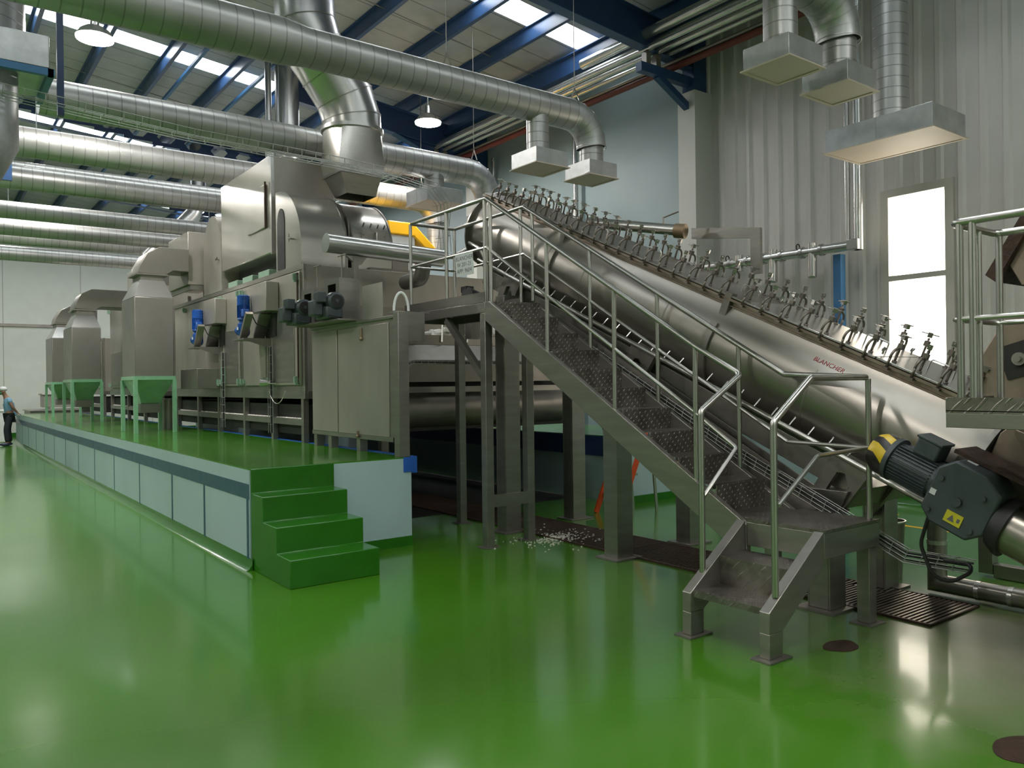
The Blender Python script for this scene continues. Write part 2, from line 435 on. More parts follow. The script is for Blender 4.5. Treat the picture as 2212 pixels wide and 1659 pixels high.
for i, (a, b) in enumerate(STRIPS):
    mb = MB(); roofquad(mb, -4, 9.5, a, b, .02, .03)
    S('window_%d' % (i+2), mb, M['sky'])
# eave beam
mb = MB(); mb.box(9.29, 9.31, YB, YF, 7.09, 7.40); mb.box(9.22, 9.38, YB, YF, 7.07, 7.09); mb.box(9.22, 9.38, YB, YF, 7.40, 7.42)
O('eave_beam', mb, M['blue_paint'], label='dark blue steel eave beam running along the top of the right wall', cat='beam')
# purlins (run away from the viewer under the roof sheets)
px_ = [8.3, 7.25, 6.12, 5.05, 3.92, 2.83, 1.75, .65, -.4, -1.5]
for i, x in enumerate(px_):
    z = zroof(x); mb = MB()
    mb.box(x-.012, x+.012, YB, YF, z-.24, z-.01); mb.box(x-.012, x+.06, YB, YF, z-.25, z-.235); mb.box(x-.06, x+.012, YB, YF, z-.02, z-.005)
    if x < -.8: continue
    O('roof_purlin', mb, M['blue_paint'], label='blue roof purlin, %s in from the right wall' % ORD[i], cat='purlin', group='blue roof purlins')
for x, n in ((4.27, 'left'), (5.42, 'right')):
    z = zroof(x)
    O('roof_strut', MB().box(x-.03, x+.03, 13.9, 26, z-.32, z-.26), M['blue_post'], label='slim blue strut under the roof beside a purlin, %s one of the two' % n, cat='strut', group='slim roof struts')
# tie rods under the sheets
for y in (11.2, 12.9, 18.0):
    O('sag_rod', MB().tube([(0, y, zroof(0)-.15), (9.5, y+.4, zroof(9.5)-.15)], .008, 6), M['steel_dark'],
      label='thin dark sag rod across the purlins, %s' % {11.2: 'nearest of the three', 12.9: 'middle one of the three', 18.0: 'farthest of the three'}[y], cat='rod', group='sag rods')
# castellated and solid frames
def frame(y, x0, label, cast=False, knee=True):
    t = T('roof_frame', label, 'roof frame', (x0, y, zroof(x0)-.9), 'blue roof frames')
    def top(x): return zroof(x)-(.16 if cast else .26)
    mb = MB(); D = .42 if cast else .52; x1 = 10.2
    if cast:
        p = .62; n = int((x1-x0)/p); h = D/2
        for i in range(n):
            a = x0+i*p; zt = top(a+p/2)
            for sgn in (1, -1):      # half castellation: solid edge with trapezium cut
                c = zt-h; e = c+sgn*h; k = c+sgn*h*.36*1.7
                P = [(a, y-.006, c), (a+p*.16, y-.006, c), (a+p*.34, y-.006, k), (a+p*.66, y-.006, k), (a+p*.84, y-.006, c), (a+p, y-.006, c), (a+p, y-.006, e), (a, y-.006, e)]
                mb.prism(P, (0, .012, 0))
    else:
        mb.add([(x0,y-.01,top(x0)),(x1,y-.01,top(x1)),(x1,y-.01,top(x1)-D),(x0,y-.01,top(x0)-D),(x0,y+.01,top(x0)),(x1,y+.01,top(x1)),(x1,y+.01,top(x1)-D),(x0,y+.01,top(x0)-D)],
               [(0,3,2,1),(4,5,6,7),(0,1,5,4),(1,2,6,5),(2,3,7,6),(3,0,4,7)])
        if y > 9: mb.prism([(8.0, y-.01, top(8)-D), (10.1, y-.01, top(10.1)-D), (10.1, y-.01, top(10.1)-D-.55)], (0, .02, 0))
    O('web', mb, M['blue_dark'], t)
    fb = MB()
    for dz in (0, -D): fb.beam((x0, y, top(x0)+dz), (x1, y, top(x1)+dz), .18, .016)
    if not cast and y > 9: fb.beam((8.0, y, top(8)-D), (10.1, y, top(10.1)-D-.55), .18, .016)
    O('flange', fb, M['blue_paint'], t)
    cb = MB(); cb.box(10.02, 10.32, y-.09, y-.075, 6.285, 7.25); cb.box(10.02, 10.32, y+.075, y+.09, 6.285, 7.25); cb.box(10.16, 10.18, y-.08, y+.08, 6.285, 7.25)
    if knee: O('column', cb, M['blue_paint'], t)
frame(8.5, -6, 'dark blue steel roof frame above the casing column, nearest of the frames')
frame(14.7, 5.9, 'dark blue haunched roof frame behind the big elbow duct', False)
frame(20.2, -6, 'castellated blue roof frame with hexagonal holes above the cable tray', True)
frame(26.4, -6, 'castellated blue roof frame with hexagonal holes, farthest back', True)
# pipe bracket on the casing column
def bracket(y, label):
    t = T('pipe_bracket', label, 'bracket', (10.1, y, 6.28), 'blue pipe brackets')
    mb = MB(); mb.beam((8.85, y, 6.45), (10.1, y, 6.45), .12, .14); O('arm', mb, M['blue_paint'], t)
    O('brace', MB().beam((9.25, y, 6.40), (10.0, y, 6.02), .10, .10, (1, 0, 1)), M['blue_paint'], t)
    O('upright', MB().box(9.98, 10.16, y-.12, y+.12, 6.285, 6.9), M['blue_paint'], t)
    mb = MB()
    for x in (9.02, 9.24): O('pipe_shoe', MB().box(x-.05, x+.05, y-.05, y+.05, 6.52, 6.70), M['steel_dark'], t)
bracket(8.5, 'dark blue bracket carrying the pipes on top of the grey casing column')
bracket(14.7, 'blue pipe bracket on the far bay of the right wall')
# pipe run on the right wall
def run(name, x, z, r, y0, y1, mt, label, group=None):
    return O(name, MB().tube([(x, y0, z), (x, y1, z)], r, 16), mt, label=label, cat='pipe', group=group)
G = 'silver pipes along the right wall'
run('insulated_pipe', 9.00, 6.98, .083, 5.3, 9.93, M['foil'], 'thick silver clad pipe with a cut end, highest and outermost of the wall pipes', G)
run('insulated_pipe', 9.20, 6.90, .055, 5.3, 22, M['foil'], 'silver clad pipe just behind the thick cut-ended one', G)
run('insulated_pipe', 9.02, 6.76, .05, 5.3, 22, M['foil'], 'silver clad pipe directly under the thick cut-ended one', G)
run('insulated_pipe', 9.24, 6.76, .05, 5.3, 22, M['foil'], 'silver clad pipe resting on the inner shoe of the blue bracket', G)
run('insulated_pipe', 9.45, 6.76, .04, 5.3, 22, M['foil'], 'thin silver pipe nearest the red pipe', G)
run('red_pipe', 9.60, 6.59, .05, -4, 24, M['red_pipe'], 'dark red fire pipe along the right wall under the silver pipes')
run('grey_conduit', 9.58, 6.67, .03, -4, 24, M['steel_dark'], 'grey conduit lying on top of the dark red pipe')
# lamps
def lamp(x, y, z, label, k=1):
    t = T('high_bay_lamp', label, 'lamp', (x, y, z), 'high bay lamps')
    O('lamp_shade', MB().tube([(x,y,z+.30),(x,y,z+.16),(x,y,z+.14),(x,y,z+.09),(x,y,z)], .1, 28, rr=[.05,.06,.12,.19,.245]), M['steel_bright'], t)
    O('lens', MB().disc((x,y,z-.012), (0,0,1), .235, .02), M['bulb'], t)
    O('rod', MB().tube([(x,y,z+.3),(x,y,zroof(x)-.02)], .011, 6), M['white'], t)
    l = lamp_light(x, y, z-.03, LAMP_W*k); l.parent = t; l.location = (0,0,-.03)
lamp(7.55, 12.55, 6.45, 'lit high bay lamp hanging above the yellow machine on the right')
lamp(2.0, 12.1, 6.45, 'lit high bay lamp hanging in front of the long roof light, upper left')
lamp(2.0, 18.7, 6.45, 'lit high bay lamp over the tall steel hoppers, middle of the left row')
lamp(2.05, 25.6, 6.45, 'lit high bay lamp farthest away near the end wall')
for x, y, k, n in ((7.5, 19, 1, 'hidden behind the ducts over the middle dryer section'), (7.5, 26, 1, 'hidden behind the ducts over the last dryer section'), (-3.5, 5.5, 1, 'out of view left of the green steps'), (-3.5, 12, 1, 'out of view left of the long plinth'),
                (-3.5, 19, 1, 'out of view left of the middle hopper'), (1.5, 1.0, .3, 'out of view above the foreground floor'), (2.0, -4.5, .6, 'out of view behind the photographer'), (7.0, -3.0, .5, 'out of view right of the feed platform'),
                (-9, 3, 1, 'out of view farthest left near the front'), (-9, 12, 1, 'out of view farthest left beside the plinth')):
    lamp(x, y, 6.45, 'added fill lamp '+n, k)  # unseen lamps added to give the room enough light
# ================================================================== plinths
def plinth():
    t = T('concrete_plinth', 'long green-topped concrete plinth with pale blue panelled side under the dryer', 'plinth', (2.39, 7.17, 0))
    y1 = 28.3
    O('plinth_body', MB().box(2.39, 4.06, 7.17, y1, 0, .893), M['wallblue'], t)
    O('deck', MB().box(2.39, 4.06, 7.17, y1, .893, .905), M['deck'], t)
    mb = MB(); x = 2.386
    mb.box(x, 2.39, 7.17, y1, .63, .765)
    for k, y in enumerate((7.19, 8.55, 9.86, 11.58, 13.3, 14.97, 16.64, 18.25, 19.9, 21.6, 23.2, 24.9, 26.5, 28.2)):
        wd = .05 if k < 3 else .035
        mb.box(x, 2.39, y, y+wd, .09, .63)
    O('blue_stripe', mb, M['stripe_blue'], t, label='dark blue painted lines') 
    O('coving', MB().prism([(2.39, 7.1, .1), (2.385, 7.1, .05), (2.36, 7.1, .015), (2.33, 7.1, 0), (2.39, 7.1, 0)], (0, y1-7.1, 0)), M['stepgreen'], t)
    O('coving', MB().box(3.2, 4.06, 7.155, 7.17, 0, .1), M['stepgreen'], t)
    O('blue_edge', MB().box(4.06, 4.13, 7.17, y1, .74, .91), M['blue_bright'], t, label='bright blue painted edge')
    O('blue_corner', MB().box(3.97, 4.075, 7.160, 7.172, .755, .905), M['blue_bright'], t)
    # steps
    n = 4; xs0, xs1 = 2.40, 3.205; ys = [7.17, 6.93, 6.67, 6.42, 6.23][:5]
    rise = .893/4
    P = [(xs0, 7.165, 0), (xs0, 7.165, .905), (xs0, 7.15, .905)]
    yy = [7.15, 6.86, 6.54, 6.23]
    for i in range(3):
        zt = .905-rise*(i+1); P += [(xs0, yy[i], zt), (xs0, yy[i+1], zt)]
    P += [(xs0, 6.23, 0)]
    O('steps', MB().prism(P, (xs1-xs0, 0, 0)), M['stepgreen'], t, bevel=.022)
plinth()
def plinth2():
    t = T('concrete_plinth', 'second plinth with dark blue edge beyond the dark pit, behind the stair', 'plinth', (7.63, 7.65, 0))
    O('plinth_body', MB().box(7.63, 9.3, 7.65, 28.3, 0, .893), M['wallblue'], t)
    O('deck', MB().box(7.63, 9.3, 7.65, 28.3, .893, .905), M['deck'], t)
    O('blue_edge', MB().box(7.615, 7.63, 7.9, 28.3, .62, .895), M['blue_dark'], t, label='dark blue painted edge')
    mb = MB()
    for y in (11.6, 14.6, 17.6): mb.box(7.618, 7.63, y, y+.25, .1, .62)
    O('blue_stripe', mb, M['blue_dark'], t)
    O('coving', MB().box(7.60, 9.32, 7.63, 7.65, 0, .1), M['stepgreen'], t)
plinth2()
O('pit_floor_strip', MB().box(4.14, 7.6, 8.6, 28, 0.001, .004), M['dark'], label='dark floor of the pit under the dryer', cat='floor stain')  # thin near-black strip laid over the pit floor
# ================================================================== floor drain gratings
gx0, gx1 = 5.36, 6.07
k = 0; y = 2.56
names = ['nearest the viewer, beside the silver floor pipe', 'behind the thick rear leg of the stair landing', 'under the lower end of the stair, partly hidden', 'under the middle of the stair', 'with white crumbs scattered on it', 'in the shade at the mouth of the pit', 'dark in the pit under the dryer', 'deepest in the pit, hardly visible']
for i in range(8):
    y1 = y+1.0
    t = T('floor_grate', 'rusty brown drain grate, '+names[i], 'drain grate', (gx0, y, 0), 'drain grates in a row')
    O('tray', MB().box(gx0, gx1, y, y1-.004, .001, .003), M['dark'], t)
    mb = MB(); yy = y+.01
    while yy < y1-.03:
        mb.box(gx0+.01, gx1-.01, yy, yy+.016, .003, .016); yy += .036
    O('bars', mb, M['grate'] if i == 0 else M['rust'], t)
    mb = MB(); mb.box(gx0-.012, gx0+.008, y, y1-.004, .001, .018); mb.box(gx1-.008, gx1+.012, y, y1-.004, .001, .018); mb.box(gx0, gx1, y, y+.008, .001, .015); mb.box(gx0, gx1, y1-.012, y1-.004, .001, .015)
    O('frame', mb, M['rust'], t)
    y = y1
for (x, y, a, b, lab) in ((4.55, 2.72, .13, .09, 'small dark red drain cover on the floor by the front stair leg'), (3.9, 1.45, .16, .13, 'reddish floor patch in the lower right corner')):
    O('drain_cover', MB().add([(x+a*math.cos(g)*(1+.1*math.sin(3*g)), y+b*math.sin(g), .004) for g in [2*PI*i/24 for i in range(24)]]+[(x+a*math.cos(g)*(1+.1*math.sin(3*g)), y+b*math.sin(g), .001) for g in [2*PI*i/24 for i in range(24)]],
      [tuple(range(24))]+[(i, i+24, (i+1) % 24+24, (i+1) % 24) for i in range(24)]), M['rust'], label=lab, cat='drain cover')
mb = MB()
for i in range(420):
    r = abs(random.gauss(0, .22)); g = random.uniform(0, 2*PI); x, y = 5.38+r*math.cos(g)*1.3, 6.42+r*math.sin(g); s = random.uniform(.003, .009)
    z0_ = .018 if gx0-.012 < x < gx1+.012 else .001
    mb.box(x-s, x+s, y-s*.6, y+s*.6, z0_, z0_+s)
O('crumbs', mb, M['rice'], label='white crumbs spilled on the drain grate by the stair tower legs', cat='crumbs', kind='stuff')
# ================================================================== access stair (upper platform, flight, landing, lower flight)
def stair():
    t = T('access_stair', 'stainless steel access stair with chequer-plate treads, turned landing and tubular handrails', 'stair', (4.54, 2.82, 0))
    xa, xb = 4.54, 5.20
    g = .603
    def zt(y): return .68+(y-3.47)*g
    for n_, (x0, x1) in enumerate(((xa, xa+.05), (xb-.05, xb))):
        P = [(x0, 3.405, .66), (x0, 3.47, .70), (x0, 6.43, zt(6.43)), (x0, 6.50, 2.46), (x0, 6.50, 2.28), (x0, 3.50, .47), (x0, 3.405, .47)]
        O('stringer', MB().prism(P, (x1-x0, 0, 0)), M['steel'], t, bevel=.004)
    for k in range(9):
        z = 2.30-.175*k; y = 6.09-.294*k
        mb = MB().box(xa+.05, xb-.05, y, y+.30, z-.004, z); mb.box(xa+.05, xb-.05, y-.004, y, z-.035, z)
        mb.box(xa+.05, xb-.05, y+.294, y+.298, z, z+.17)
        mb.box(xa+.05, xb-.05, y, y+.02, z-.035, z-.004)
        O('tread', mb, M['tread'], t)
    O('tread', MB().box(xa+.05, xb-.05, 3.69, 3.70, .70, .90), M['tread'], t)
    # landing
    O('landing_deck', MB().box(xa, xb, 2.82, 3.40, .68, .70).box(xa+.055, xb-.055, 3.401, 3.70, .68, .70), M['tread'], t)
    mb = MB(); mb.box(xa, xb, 2.82, 2.86, .52, .679); mb.box(xa+.055, xb-.055, 3.60, 3.64, .52, .679); mb.box(xa, xa+.04, 2.861, 3.40, .52, .679); mb.box(xb-.04, xb, 2.861, 3.40, .52, .679)
    O('landing_frame', mb, M['steel'], t, bevel=.003)
    # lower flight towards -x
    gl = (.68-.30)/(4.57-4.0)
    for y0 in (2.82, 3.41):
        P = [(4.537, y0, .69), (4.537, y0, .48), (4.095, y0, .16), (3.965, y0, .16), (3.965, y0, .285)]
        O('stringer', MB().prism(P, (0, .07, 0)), M['steel'], t, bevel=.004)
    for z, x in ((.30, 3.99), (.485, 4.26)):
        mb = MB().box(x, x+.28, 2.89, 3.41, z-.004, z); mb.box(x-.004, x, 2.89, 3.41, z-.04, z)
        if z < .4: mb.box(x+.27, x+.274, 2.89, 3.41, z, z+.18)
        O('tread', mb, M['tread'], t)
    def leg(x, y, z1, w=.1, wy=None):
        wy = wy or w
        l = O('leg', MB().box(x-w/2, x+w/2, y-wy/2, y+wy/2, .011, z1), M['steel'], t, bevel=.004)
        O('foot_plate', MB().box(x-w/2-.045, x+w/2+.045, y-wy/2-.035, y+wy/2+.035, .001, .011), M['steel_dark'], l)
    leg(4.03, 2.855, .16, .13, .07); leg(4.03, 3.445, .16, .13, .07)
    leg(5.12, 2.87, .52, .09, .09); leg(5.12, 3.60, .52, .09, .09)
    leg(4.588, 6.55, 2.359, .09); leg(5.148, 6.60, 2.359, .09); leg(5.15, 7.9, 2.36, .09)
    O('cross_bar', MB().box(4.63, 5.105, 6.53, 6.58, .40, .52), M['steel'], t)
    O('brace', MB().beam((4.585, 6.60, 1.72), (4.585, 7.28, 2.34), .05, .07), M['steel'], t)
    # upper platform
    O('platform_deck', MB().box(xa+.042, xb-.001, 6.51, 8.078, 2.446, 2.46).box(xa+.052, xb-.052, 6.38, 6.51, 2.446, 2.46), M['tread'], t)
    mb = MB(); mb.box(xa, xa+.04, 6.502, 8.12, 2.36, 2.46); mb.box(xb-.04, xb, 6.502, 8.12, 2.36, 2.445); mb.box(xa+.04, xb-.04, 8.08, 8.12, 2.36, 2.445)
    mb.box(xa+.04, xb-.04, 6.502, 6.54, 2.36, 2.445)
    O('platform_frame', mb, M['steel'], t, bevel=.003)
    mb = MB(); mb.box(xa, xa+.006, 6.50, 8.12, 2.465, 2.565); mb.box(xb-.006, xb, 6.75, 8.12, 2.465, 2.565); mb.box(xa+.006, xb-.006, 8.114, 8.12, 2.465, 2.565)
    O('kick_plate', mb, M['steel'], t)
    # handrails
    r = .021
    xn, xf = 4.57, 5.17
    def post(x, y, z0, z1, rr=.019): O('rail_post', MB().cyl((x, y, z0), (x, y, z1), rr, 14), M['rail'], t)
    top_n = [(xf, 8.02, 3.50), (xn, 8.02, 3.50), (xn, 6.50, 3.50), (xn, 3.85, 1.90), (xn, 3.46, 1.69), (4.13, 3.445, 1.45), (4.13, 3.445, .36)]
    O('handrail', MB().tube(fillet(top_n, .05), r, 14), M['rail'], t)
    top_f = [(xf, 8.02, 3.50), (xf, 6.66, 3.52), (xf, 3.52, 1.69), (xf, 2.87, 1.66), (4.46, 2.85, 1.66), (4.07, 2.85, 1.40), (4.07, 2.85, .36)]
    O('handrail', MB().tube(fillet(top_f, .05), r, 14), M['rail'], t)
    q = .015
    O('midrail', MB().tube(fillet([(xf, 8.02, 3.0), (xn, 8.02, 3.0), (xn, 6.50, 3.01), (xn, 3.85, 1.41), (xn, 3.5, 1.18), (4.15, 3.445, .89)], .03), q, 10), M['rail'], t)
    O('midrail', MB().tube(fillet([(xf, 8.02, 3.0), (xf, 6.66, 3.02), (xf, 3.50, 1.19), (xf, 2.87, 1.18), (4.53, 2.85, 1.17), (4.11, 2.85, .90)], .03), q, 10), M['rail'], t)
    for y in (8.02, 7.25, 6.53): post(xn, y, 2.46, 3.49); 
    for y in (8.02, 7.35, 6.72): post(xf, y, 2.46, 3.50)
    for y in (6.43, 5.56, 4.70, 3.86):
        post(xn, y, zt(y)-.01 if y > 3.9 else zt(y)-.01, 3.50-(6.50-y)*.604 if y < 6.5 else 3.5)
    for y in (6.52, 5.64, 4.78, 3.93): post(xf, y, zt(y)-.01, 3.52-(6.66-y)*.583)
    post(xf, 2.87, .70, 1.65)
stair()
# paper sign on the platform rail
def paper(name, label, c, a, b, nrm, mt=M['paper'], lines=4, hdr=None):
    t = T(name, label, 'sign', c)
    c_, a_, b_, n_ = V(*c), V(*a), V(*b), V(*nrm)
    O('sheet', MB().ob(c_, a_, b_, n_*.0015), mt, t)
    mb = MB()
    for i in range(lines):
        f = .7-1.35*i/max(1, lines-1)
        ln = .75-.25*((i*37) % 3)/2
        x = -ln
        while x < ln:
            wd = random.uniform(.06, .14)
            mb.ob(c_+b_*f+a_*(x+wd/2)+n_*.002, a_*wd*.42, b_*.055, n_*.0006); x += wd*1.25
    O('writing', mb, M['ink'], t)
    return t
def text(name, body, size, mt, parent, origin, xdir, ydir, ext=.0006, align='CENTER', shear=0):
    cu_ = bpy.data.curves.new(name, 'FONT'); cu_.body = body; cu_.size = size; cu_.extrude = ext
    cu_.align_x = align; cu_.align_y = 'CENTER'; cu_.space_character = 1.05; cu_.shear = shear
    tmp = bpy.data.objects.new(name, cu_); C.objects.link(tmp)
    bpy.context.view_layer.update()
    me = bpy.data.meshes.new_from_object(tmp); C.objects.unlink(tmp); bpy.data.objects.remove(tmp)
    X, Y = V(*xdir).normalized(), V(*ydir).normalized(); Z = X.cross(Y)
    og = ORG[parent.name]
    for v in me.vertices: v.co = V(*origin)+X*v.co.x+Y*v.co.y+Z*v.co.z-og
    me.materials.clear(); me.materials.append(mt)
    o = bpy.data.objects.new(name, me); C.objects.link(o); o.parent = parent; ORG[o.name] = og
    return o
t = T('paper_sign', 'white handwritten paper sign tied to the rail of the upper platform', 'sign', (4.55, 6.87, 2.88))
O('sheet', MB().ob((4.548, 6.87, 2.885), (0, -.165, 0), (0, .01, .115), (.001, 0, 0)), M['paper'], t)
for i, s_ in enumerate(('BLANCHER', 'W 201-21', 'APP: 9604')):
    text('writing', s_, .062, M['ink'], t, (4.546, 6.87, 2.95-i*.065), (0, -1, 0), (0, 0, 1), .0002)
# ================================================================== blancher
SL = math.atan(.442); BA = V(0, math.cos(SL), math.sin(SL)); BN = V(0, -math.sin(SL), math.cos(SL)); BX = V(1, 0, 0)
B0 = V(5.67, 5, 2.258)
def BP(s, u, n): return B0+BA*s+BX*u+BN*n
def blancher():
    t = T('blancher', 'large inclined stainless steel blancher drum with a clamped lid, beside the stair', 'blancher', (5.67, 5, 0))
    R = .42; s0, s1 = -2.99, 3.07; seg = 48
    # trough-shaped shell: round below, straight shoulders to a flat flange
    prof = []
    g0 = math.radians(122)
    for i in range(seg+1):
        g = -PI/2-g0*(1-2*i/seg); prof.append((R*math.cos(g), R*math.sin(g)))
    up = .40
    prof = [(-.285, up), (-.285, .345)]+[p for p in prof if not (p[1] > .25)]+[(.285, .345), (.285, up)]
    vs = []; fs = []; n = len(prof)
    ss = [s0+(s1-s0)*i/12 for i in range(13)]
    for s in ss:
        for u, v in prof: vs.append(BP(s, u, v))
    for i in range(12):
        for j in range(n-1): fs.append((i*n+j, i*n+j+1, (i+1)*n+j+1, (i+1)*n+j))
    mb = MB(); mb.add(vs, fs, True)
    mb.f.append(tuple(range(n))); mb.sm.append(False); mb.f.append(tuple(12*n+j for j in reversed(range(n)))); mb.sm.append(False)
    O('drum', mb, M['steel_drum'], t)
    # weld seams and stiffening rings
    for s in (-.74, 1.49):
        mb = MB().band(BP(s, 0, 0), BX, BN, BA, R, .07 if s else .07, .022, -PI/2-g0+.1, -PI/2+g0-.1, 40)
        mb.ob(BP(s, -.30, .35), BX*.035, BN*.10, BA*.035); mb.ob(BP(s, .30, .35), BX*.035, BN*.10, BA*.035)
        O('stiffening_ring', mb, M['steel_dark'], t)
    for s in (.95, -1.75, -.2): O('weld_seam', MB().band(BP(s, 0, 0), BX, BN, BA, R, .012, .0015, -PI/2-g0+.1, -PI/2+g0-.1, 40), M['steel_dark'], t)
    mb = MB().band(BP(s1, 0, 0), BX, BN, BA, .05, .012, R+.0, 0, 2*PI, 48); mb.disc(BP(s1+.01, 0, 0), BA, R+.05, .012, 48)
    O('end_flange', mb, M['steel_drum'], t)
    mb = MB(); mb.disc(BP(s0-.01, 0, 0), BA, R+.03, .03, 48)
    O('end_flange', mb, M['steel'], t)
    # lid flange, side channels
    for sg in (-1, 1):
        mb = MB()
        mb.ob(BP((s0+s1)/2, sg*.295, .40), BA*(s1-s0)/2, BX*.042, BN*.010)
        mb.ob(BP((s0+s1)/2, sg*.291, .372), BA*(s1-s0)/2, BX*.005, BN*.018)
        mb.ob(BP((s0+s1)/2, sg*.30, .350), BA*(s1-s0)/2, BX*.016, BN*.005)
        O('lid_flange', mb, M['brown_steel'], t)
    cuts = [s0+.02, -2.1, -.9, .3, 1.6, s1-.02]
    for i in range(5):
        a, b = cuts[i]+.004, cuts[i+1]-.004
        l = O('lid', MB().ob(BP((a+b)/2, 0, .424), BA*(b-a)/2, BX*.33, BN*.008), M['steel_bright'] if i < 2 else M['steel'], t, bevel=.003)
        for s in (a+.2, b-.3):
            P = [BP(s, -.10, .432), BP(s, -.10, .51), BP(s, .10, .51), BP(s, .10, .432)]
            P = [BP(s-.09, 0, .432), BP(s-.09, 0, .50), BP(s+.09, 0, .50), BP(s+.09, 0, .432)]
            O('handle', MB().tube(fillet(P, .02, 3), .006, 8), M['rail'], l)
    # wing nuts on lid joints
    mb = MB()
    for s in (-.9, -2.1, -2.9):
        for u in (-.2, 0, .2):
            c = BP(s+.03, u, .44); mb.cyl(c, c+BN*.035, .008, 8)
            mb.ob(c+BN*.04-BX*.016, BX*.012-BN*.0+BN*.008, BA*.003, BN*.01); mb.ob(c+BN*.04+BX*.016, BX*.012, BA*.003, BN*.01+BX*.004)
    O('wing_nut', mb, M['rail'], t)
    # screw clamps, one by one
    def clampmesh():
        mb = MB()      # local: x outward, y along, z up (out of lid)
        mb.arc((.015, 0, .03), (1,0,0), (0,0,1), .052, .008, -.15, PI*.62, 9, 7)
        mb.tube([(.066, 0, .03), (.066, 0, -.035)], .008, 7); mb.ob((.05, 0, -.038), (.03,0,0), (0,.018,0), (0,0,.006))
        mb.cyl((0, 0, .0), (0, 0, .13), .0075, 8); mb.ob((0, 0, .095), (.014,0,0), (0,.014,0), (0,0,.016)); mb.cyl((0,0,-.002),(0,0,.008),.014,10)
        return mb
    def keymesh():
        mb = MB(); mb.ob((0, 0, .150), (.014,0,0), (0,.014,0), (0,0,.014)); mb.cyl((-.05, 0, .156), (.05, 0, .156), .004, 6); return mb
    cm = clampmesh(); km = keymesh(); mes = []
    for nm, q in (('clamp', cm), ('key', km)):
        me = bpy.data.meshes.new(nm); me.from_pydata(q.v, [], q.f); me.polygons.foreach_set('use_smooth', q.sm)
        me.materials.append(M['clamp'] if nm == 'clamp' else M['steel']); me.update(); mes.append(me)
    root = V(5.67, 5, 0)
    cnt = 0
    for sg in (-1, 1):
        s = -2.76 if sg < 0 else -2.86
        while s < s1-.06:
            if any(abs(s-q) < .05 for q in (-.74, 1.49)): s += .06
            o = bpy.data.objects.new('clamp', mes[0]); C.objects.link(o); o.parent = t
            ang = random.uniform(-.5, .5)
            X = BX*sg; Z = (BN+BX*-sg*random.uniform(-.02, .10)).normalized(); X = (X-Z*X.dot(Z)).normalized(); Y = Z.cross(X)
            m4 = Matrix.Identity(4)
            p = BP(s, sg*.27, .434)-root
            for i in range(3): m4[i][0] = X[i]; m4[i][1] = Y[i]; m4[i][2] = Z[i]; m4[i][3] = p[i]
            sc_ = 1.2
            o.matrix_local = m4 @ Matrix.Scale(sc_, 4)
            k = bpy.data.objects.new('key', mes[1]); C.objects.link(k); k.parent = o; k.rotation_euler = (0, 0, ang*3)
            s += .185 if s < 2 else .15
            cnt += 1
    # steam manifold with nozzles
    mu, mn = -.415, -.30
    O('manifold', MB().tube([BP(-3.05, mu, mn), BP(2.75, mu, mn)], .022, 14), M['rail'], t)
    s = -2.9
    while s < 2.7:
        c = BP(s, mu, mn); e = BP(s, -.30, -.20+.0) ; d = (BP(s-.0, -.26, -.165)-c)
        O('nozzle', MB().tube([c+d.normalized()*.02, c+BX*.05+BN*.09+BA*-.0], .0075, 8) if False else MB().tube([c, BP(s, -.345, -.205), BP(s, -.30, -.16)], .0075, 8), M['rail'], t); s += .17
    # frame beam, cradles, pedestals
    O('frame_beam', MB().ob(BP(.33, -.16, -.515), BA*2.55, BX*.04, BN*.095), M['steel'], t, bevel=.004)
    O('frame_beam', MB().ob(BP(.4, .5, -.70), BA*2.6, BX*.03, BN*.06), M['steel'], t)
    for s in (2.2, .02, -2.2):
        c = -.50 if s < 0 else -.47
        P = [BP(s+.20, -.30, -.78), BP(s+.15, -.30, -.36), BP(s+.02, -.30, -.27), BP(s-.16, -.30, -.27), BP(s-.17, -.30, -.36), BP(s-.05, -.30, -.86), BP(s+.0, -.30, -.84), BP(s-.07, -.30, -.52), BP(s+.0, -.30, -.44), BP(s+.06, -.30, -.46), BP(s+.12, -.30, -.78)]
        O('cradle', MB().prism(P, (.05, 0, 0)), M['steel_dark'], t); O('cradle', MB().prism([p+BX*.55 for p in P], (.05, 0, 0)), M['steel_dark'], t)
    for (x, y, zt_) in ((5.27, 7.12, 2.62), (6.38, 7.28, 2.62), (5.255, 5.38, 1.64), (6.30, 5.42, 1.80), (5.24, 3.24, .70), (6.10, 3.30, .70)):
        w_ = .10
        mb = MB()
        mb.box(x-w_, x+w_, y-.09, y-.075, .016, zt_); mb.box(x-w_, x+w_, y+.075, y+.09, .016, zt_); mb.box(x-w_, x-w_+.012, y-.075, y+.075, .016, zt_); mb.box(x+w_-.012, x+w_, y-.075, y+.075, .016, zt_)
        l = O('pedestal', mb, M['steel'], t, bevel=.003)
        O('foot_plate', MB().box(x-w_-.07, x+w_+.07, y-.15, y+.15, .001, .016), M['steel_dark'], l)
    O('gusset', MB().prism([(5.16, 5.48, 1.2), (5.16, 5.48, 1.80), (5.16, 6.0, 2.05)], (.02, 0, 0)), M['steel'], t)
